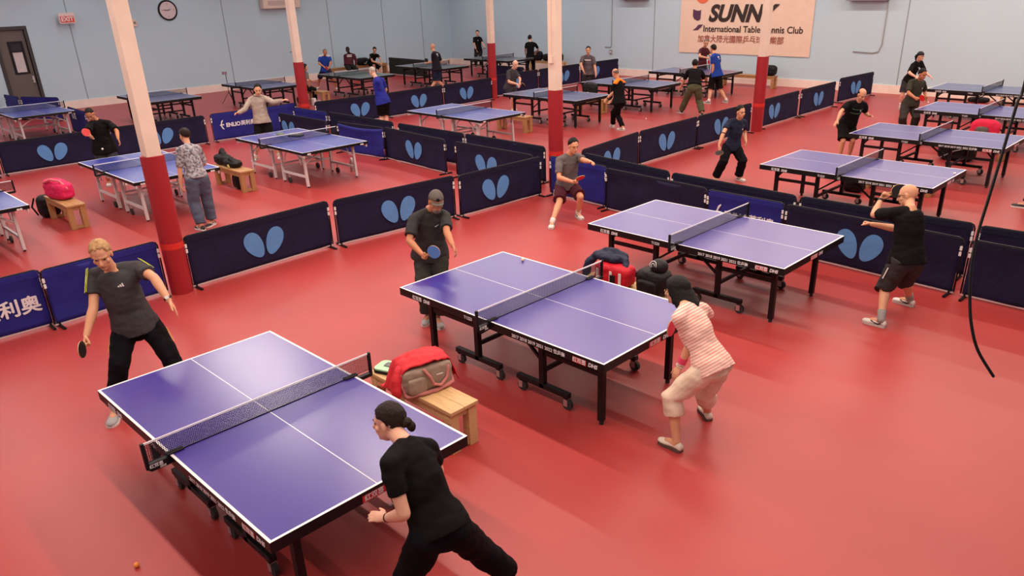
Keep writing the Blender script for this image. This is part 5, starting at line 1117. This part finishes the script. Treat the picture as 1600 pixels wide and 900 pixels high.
c.location = (-15.4, 18.7, .42); blob('bag_body', [bx(0, 0, .22, .24, .14, .22, .55)], BAGB, c, .014, 2, .008); MB().ell((.02, -.145, .14), .03, .01, .03, None, 12, 8).obj('badge', WHITE, c)
c = bag('black_bag', (-13.55, 26.3, .42), 'black bag with a white top on the wall bench right of the banner column', 'bag'); blob('bag_body', [bx(0, 0, .18, .30, .15, .18, .55)], BAGB, c, .014, 2, .01); blob('white_cloth', [bx(-.15, -.02, .36, .10, .08, .04, .7)], whitec, c, .012, 2, .004)
for i, (x, h_, lb) in enumerate(((-24.55, .20, 'black bag on the back wall bench, right beside the man in black'), (-23.95, .15, 'black bag on the back wall bench, middle of the three'), (-23.35, .18, 'black bag on the back wall bench nearest the middle column'))):
    c = bag('black_bag', (x, 26.15, .5), lb, 'bag'); blob('bag_body', [bx(0, 0, h_, .26, .14, h_, .6)], BAGB, c, .014, 2, .012)
    c['group'] = 'black bags on the back wall bench'
c = bag('black_bag', (-30.7, 21.1, .47), 'black bag on the wall bench between the two seated men', 'bag'); blob('bag_body', [bx(0, 0, .16, .16, .32, .16, .6)], BAGB, c, .014, 2, .01)
MB().tube([(.17, -.02, .1), (.175, .03, .06), (.17, .12, .15)], .012, 6, cap='round').obj('white_mark', WHITE, c)
c = bag('black_holdall', (-24.9, 14.45, 0), 'black holdall on the floor in front of the bench by the seated person', 'bag'); blob('bag_body', [bx(0, 0, .13, .28, .12, .13, .55)], BAGB, c, .014, 2, .008); MB().box(-.05, .12, -.128, -.12, .12, .15).obj('label_strip', WHITE, c)
c = bag('paper_bag', (-24.25, 14.5, 0), 'small white carrier bag on the floor by the bench of the seated person', 'bag'); MB().box(-.08, .08, -.05, .05, 0, .24).obj('bag_body', WHITE, c, bevel=.01)
MBr = empty('table_tennis_racket', (-24.75, 14.9, .42), .4, label='red racket lying on the bench of the seated person', cat='racket', group='rackets lying about')
MB().prism([(.075 * math.sin(t * PI / 12), .085 * math.cos(t * PI / 12)) for t in range(24)], 0, .006).obj('blade', WOOD, MBr); MB().prism([(.074 * math.sin(t * PI / 12), .083 * math.cos(t * PI / 12)) for t in range(24)], .006, .012).obj('rubber', RRD, MBr); MB().bar((0, -.08, .006), (0, -.18, .006), .028, .02).obj('handle', WOODD, MBr)
# balls
def ball(x, y, z, m, label):
    o = MB().ell((0, 0, 0), .02, .02, .02, None, 16, 12).obj('table_tennis_ball', m, None, smooth=True); o.location = (x, y, z)
    return tag(o, label, 'ball', 'table tennis balls')
ORB = mat('orange_ball', (.85, .30, .05), rough=.5); WHB = mat('white_ball', (.8, .76, .72), rough=.5); CRB = mat('cream_ball', (.85, .62, .42), rough=.5)
ball(-4.93, 1.06, .02, ORB, 'orange ball on the floor at the bottom left')
ball(-5.80, 5.86, .78, CRB, 'cream ball on the far half of the second table')
ball(-3.44, 13.0, .78, WHB, 'white ball at the near end of the fourth right table')
ball(-16.6, 5.09, .90, WHB, 'white ball in the air in front of the man in loose black tee')
ball(-13.1, 18.4, .02, WHB, 'white ball on the floor left of the man in olive trousers')
ball(-6.25, 20.28, .765, WHB, 'white ball in the fingers of the man in dark green')

# ---------------------------------------------------------------- wall things
c = empty('wall_clock', (XL, 13.06, 3.10), label='round white wall clock with a black rim on the left wall', cat='clock')
MB().tube([(0, 0, 0), (.04, 0, 0)], .36, 40).obj('rim', BLACKP, c); MB().tube([(.03, 0, 0), (.045, 0, 0)], .30, 40).obj('dial', mat('clock_dial', (.66, .56, .56), rough=.5), c)
MB().bar((.05, 0, 0), (.05, -.16, .015), .014, .022).bar((.052, 0, 0), (.052, .10, .03), .012, .018).obj('clock_hands', BLACK, c)
for me, (yy, zz) in zip(T_NUM, ((0, .22), (.22, 0), (0, -.22), (-.22, 0))): put('numeral', me, c, frame((.0465, yy, zz), (0, 1, 0), (0, 0, 1)) @ Matrix.Scale(.8, 4))
c = empty('exit_sign', (XL + .25, 9.45, 3.0), math.radians(0), label='small red and white EXIT sign high on the left wall', cat='sign')
MB().box(-.03, .03, -.25, .25, -.17, .17).obj('sign_box', mat('sign_white', (.75, .62, .58)), c); MB().box(.031, .034, -.22, .22, -.14, .06).obj('red_face', mat('sign_red', (.70, .07, .06), rough=.5), c)
e_ = put('print', text_mesh('EXIT', .19, .002, WHITE, .006), c, frame((.037, 0, -.04), (0, 1, 0), (0, 0, 1)))
MB().box(-.24, -.03, -.03, .03, -.03, .03).obj('bracket', WHITE, c)
c = empty('wall_heater', (XL, 17.7, 3.35), label='cream air unit at the top of the left wall behind a column', cat='air conditioner')
MB().box(0, .3, -.85, .85, -.36, .4).obj('casing', POSTM, c, bevel=.02); MB().box(.3, .31, -.62, .62, -.24, -.06).obj('outlet', mat('pink_grey', (.55, .42, .40)), c)
c = empty('wall_heater', (-19.9, YR, 3.25), label='pale wall unit on the back wall above the standing man in grey', cat='air conditioner'); MB().box(-.65, .65, -.3, 0, -.33, .35).obj('casing', mat('dim_grey', (.22, .20, .20)), c, bevel=.02)
c = empty('wall_heater', (-10.65, YR, 3.15), label='pale wall unit on the back wall right of the banner', cat='air conditioner'); MB().box(-.65, .65, -.3, 0, -.33, .35).obj('casing', mat('blue_grey', (.25, .30, .33)), c, bevel=.02)
c = empty('wall_box', (XL, 11.75, 2.72), label='small cream thermostat box on the left wall beside the first column', cat='thermostat'); MB().box(0, .06, -.08, .08, -.12, .12).obj('box', POSTM, c, bevel=.01); MB().box(.06, .065, -.04, .04, -.03, .05).obj('display', mat('pane_grey', (.2, .22, .2)), c)
CND = mat('conduit_grey', (.34, .35, .35), rough=.4)
def pipe(pts, label, r=.014):
    o = MB().tube(pts, r, 8, cap=True).obj('conduit_pipe', CND, None, smooth=True); return tag(o, label, 'pipe', 'wall conduits')
pipe([(-21.1, YR - .02, CEIL), (-21.1, YR - .02, 1.15), (-21.14, YR - .02, 1.10), (-21.45, YR - .02, 1.10)], 'thin grey conduit down the back wall ending above the court, left of the banner')
pipe([(-10.02, YR - .02, CEIL), (-10.04, YR - .02, 1.50), (-10.12, YR - .02, 1.28), (-10.3, YR - .02, 1.24), (-10.95, YR - .02, 1.26)], 'thin grey conduit curving on the back wall right of the banner', .018)
pipe([(XL + .02, 18.2, 3.0), (XL + .02, 18.35, 2.2), (XL + .02, 18.35, 1.35), (XL + .02, 18.2, 1.27), (XL + .02, 17.9, 1.25)], 'thin cable curving down the left wall from the cream air unit')
c = empty('wall_socket', (-21.12, YR, .92), label='small metal socket box on the back wall under the conduit', cat='socket'); MB().box(-.06, .06, -.05, 0, -.09, .09).obj('box', SILVER, c, bevel=.008); MB().box(-.03, .03, -.055, -.05, -.04, .04).obj('cover', WHITE, c)
# banner
c = empty('wall_banner', (-15.1, YR - .012, 2.62), label='large cream SUNNY table tennis club banner on the back wall', cat='banner')
mb = MB(); nx = 40; vs = []
for sd_ in (0, 1):
    for jz in range(5):
        for i in range(nx + 1):
            u = i / nx; x = -2.66 + 5.32 * u; z = -1.60 + 3.2 * jz / 4
            vs.append((x, -.004 - (.008 * sd_) - .010 * (.5 + .5 * math.sin(u * 23)), z))
NN = 5 * (nx + 1)
fs = []
for jz in range(4):
    for i in range(nx):
        a = jz * (nx + 1) + i; fs.append((a, a + nx + 1, a + nx + 2, a + 1)); fs.append((NN + a, NN + a + 1, NN + a + nx + 2, NN + a + nx + 1))
bn = mb.add(vs, fs).obj('banner_sheet', mat('banner_cream', (.83, .62, .48), rough=.7, var=.03), c, smooth=True)
FB = lambda x, z: frame((x, -.030, z), (1, 0, 0), (0, 0, 1))
put('title_print', T_SUN, c, FB(-.12, -.22)); put('subtitle_print', T_INT, c, FB(.36, -.74)); put('club_print', T_CLUB, c, FB(-.08, -1.10))
PUR = mat('plum_print', (.09, .03, .08)); ORG = mat('orange_red_print', (.80, .16, .07))
MY = Matrix(((1, 0, 0, 0), (0, 0, -1, -.028), (0, 1, 0, 0), (0, 0, 0, 1)))
MB().prism([(-2.10, -.05), (-1.95, -.10), (-1.80, -.10), (-1.76, -.07), (-1.77, -.40), (-1.88, -.46), (-2.04, -.40), (-2.10, -.30)], 0, .003, MY).obj('purple_print', PUR, c)
MB().prism([(-2.08, -.80), (-1.85, -.78), (-1.72, -.68), (-1.64, -.58), (-1.84, -.60), (-1.93, -.70)], 0, .003, MY).obj('purple_print', PUR, c)
MB().prism([(-1.72 + .28 * math.cos(t * PI / 12), .38 + .23 * math.sin(t * PI / 12)) for t in range(24)], 0, .003, MY).obj('orange_print', ORG, c)
MB().prism([(-1.62 + .22 * math.cos(t * PI / 12) * 1.1, .95 + .22 * math.sin(t * PI / 12)) for t in range(24)], 0, .003, MY).obj('orange_print', ORG, c)
# phone on a stick by the grey-blue table
c = empty('phone_tripod', (-27.42, 13.02, 0), label='phone on a thin tripod beside the grey-blue table near the left wall', cat='tripod')
MB().tube([(0, 0, .35), (0, 0, 1.0)], .012).obj('pole', BLACKP, c)
for k in range(3): MB().bar((0, 0, .4), (.28 * math.cos(k * 2.09), .28 * math.sin(k * 2.09), .01), .016).obj('leg', BLACKP, c)
MB().box(-.02, .0, -.12, .05, 1.0, 1.09).obj('phone', mat('phone_grey', (.12, .12, .13)), c); MB().box(.0, .003, -.10, .03, 1.01, 1.08).obj('phone_screen', mat('pink_screen', (.35, .2, .22)), c)
# hanging cable, close to the camera on the right
pts = [(-.46, 2.21, 5.28), (-.44, 2.08, 4.3), (-.425, 1.98, 3.75), (-.413, 1.931, 3.436), (-.412, 1.9, 3.385), (-.407, 1.85, 3.298), (-.402, 1.796, 3.204), (-.398, 1.754, 3.132), (-.389, 1.724, 3.071), (-.373, 1.701, 3.01), (-.356, 1.687, 2.961), (-.333, 1.681, 2.914), (-.296, 1.686, 2.865)]
sm = []
P4 = [Vector(p) for p in pts]
for i in range(len(P4) - 1):
    p0, p1, p2, p3 = P4[max(i - 1, 0)], P4[i], P4[i + 1], P4[min(i + 2, len(P4) - 1)]
    for k in range(6):
        t_ = k / 6; sm.append(.5 * ((2 * p1) + (p2 - p0) * t_ + (2 * p0 - 5 * p1 + 4 * p2 - p3) * t_ ** 2 + (3 * p1 - p0 - 3 * p2 + p3) * t_ ** 3))
sm.append(P4[-1])
tag(MB().tube(sm, .0032, 10, cap='round').obj('hanging_cable', BLACKP, None, smooth=True), 'loose black cable hanging from the ceiling close to the camera at right', 'cable')

# ---------------------------------------------------------------- bake people and bags
bake()
BVH = {}
for (t, P, N, up, shx, F, k, d) in DECALS:
    if t.name not in BVH: BVH[t.name] = BVHTree.FromPolygons([v.co.copy() for v in t.data.vertices], [tuple(p.vertices) for p in t.data.polygons])
    bv = BVH[t.name]; fw = shx.cross(up); fw.normalize(); back = d['kind'] == 'back'
    sx = -1 if back else 1
    def hit(t_, x, dz=0):
        og = P + (N - P) * t_ + shx * x + up * dz; og = og + fw * sx * .6
        return bv.ray_cast(og, -fw * sx)
    h_ = hit(d['t'], d['x'])
    if h_[0] is None: continue
    if d['kind'] == 'line':
        pp = [hit(d['t'], x / 100) for x in range(-12, 13, 2)]
        pp = [q[0] + q[1] * .002 for q in pp if q[0] is not None]
        MB().tube(pp, .0035, 6).obj('chest_line', mat('green_print', (.10, .25, .09)), t); continue
    p, n = h_[0], h_[1]; xa = (shx - n * shx.dot(n)).normalized() * sx; M = frame(p + n * .002, xa, n.cross(xa))
    if d['kind'] == 'dot': pl = [[(.017 * math.cos(a * PI / 6), .017 * math.sin(a * PI / 6)) for a in range(12)]]
    elif d['kind'] == 'tri': pl = [[(-.030 + i * .018, -.014), (-.018 + i * .018, -.014), (-.028 + i * .018, -.008 + i * .010 + .010), (-.038 + i * .018, -.014 + i * .011 + .004)] for i in range(3)]
    elif d['kind'] == 'swoosh': pl = [[(-.028, -.002), (-.020, -.012), (-.010, -.011), (.030, .012), (-.012, -.003), (-.022, -.003)]]
    elif d['kind'] == 'wide': pl = [[(-.10, -.01), (.10, -.012), (.11, .022), (.03, .018), (-.02, .026), (-.11, .018)]]
    else: pl = [[(-.06, .0), (.06, .0), (.06, .04), (-.06, .04)], [(-.02, -.05), (.05, -.05), (.05, -.025), (-.02, -.025)]]
    for q in pl: MB().prism(q, 0, .0025, M).obj('shirt_mark', WHITE, t)
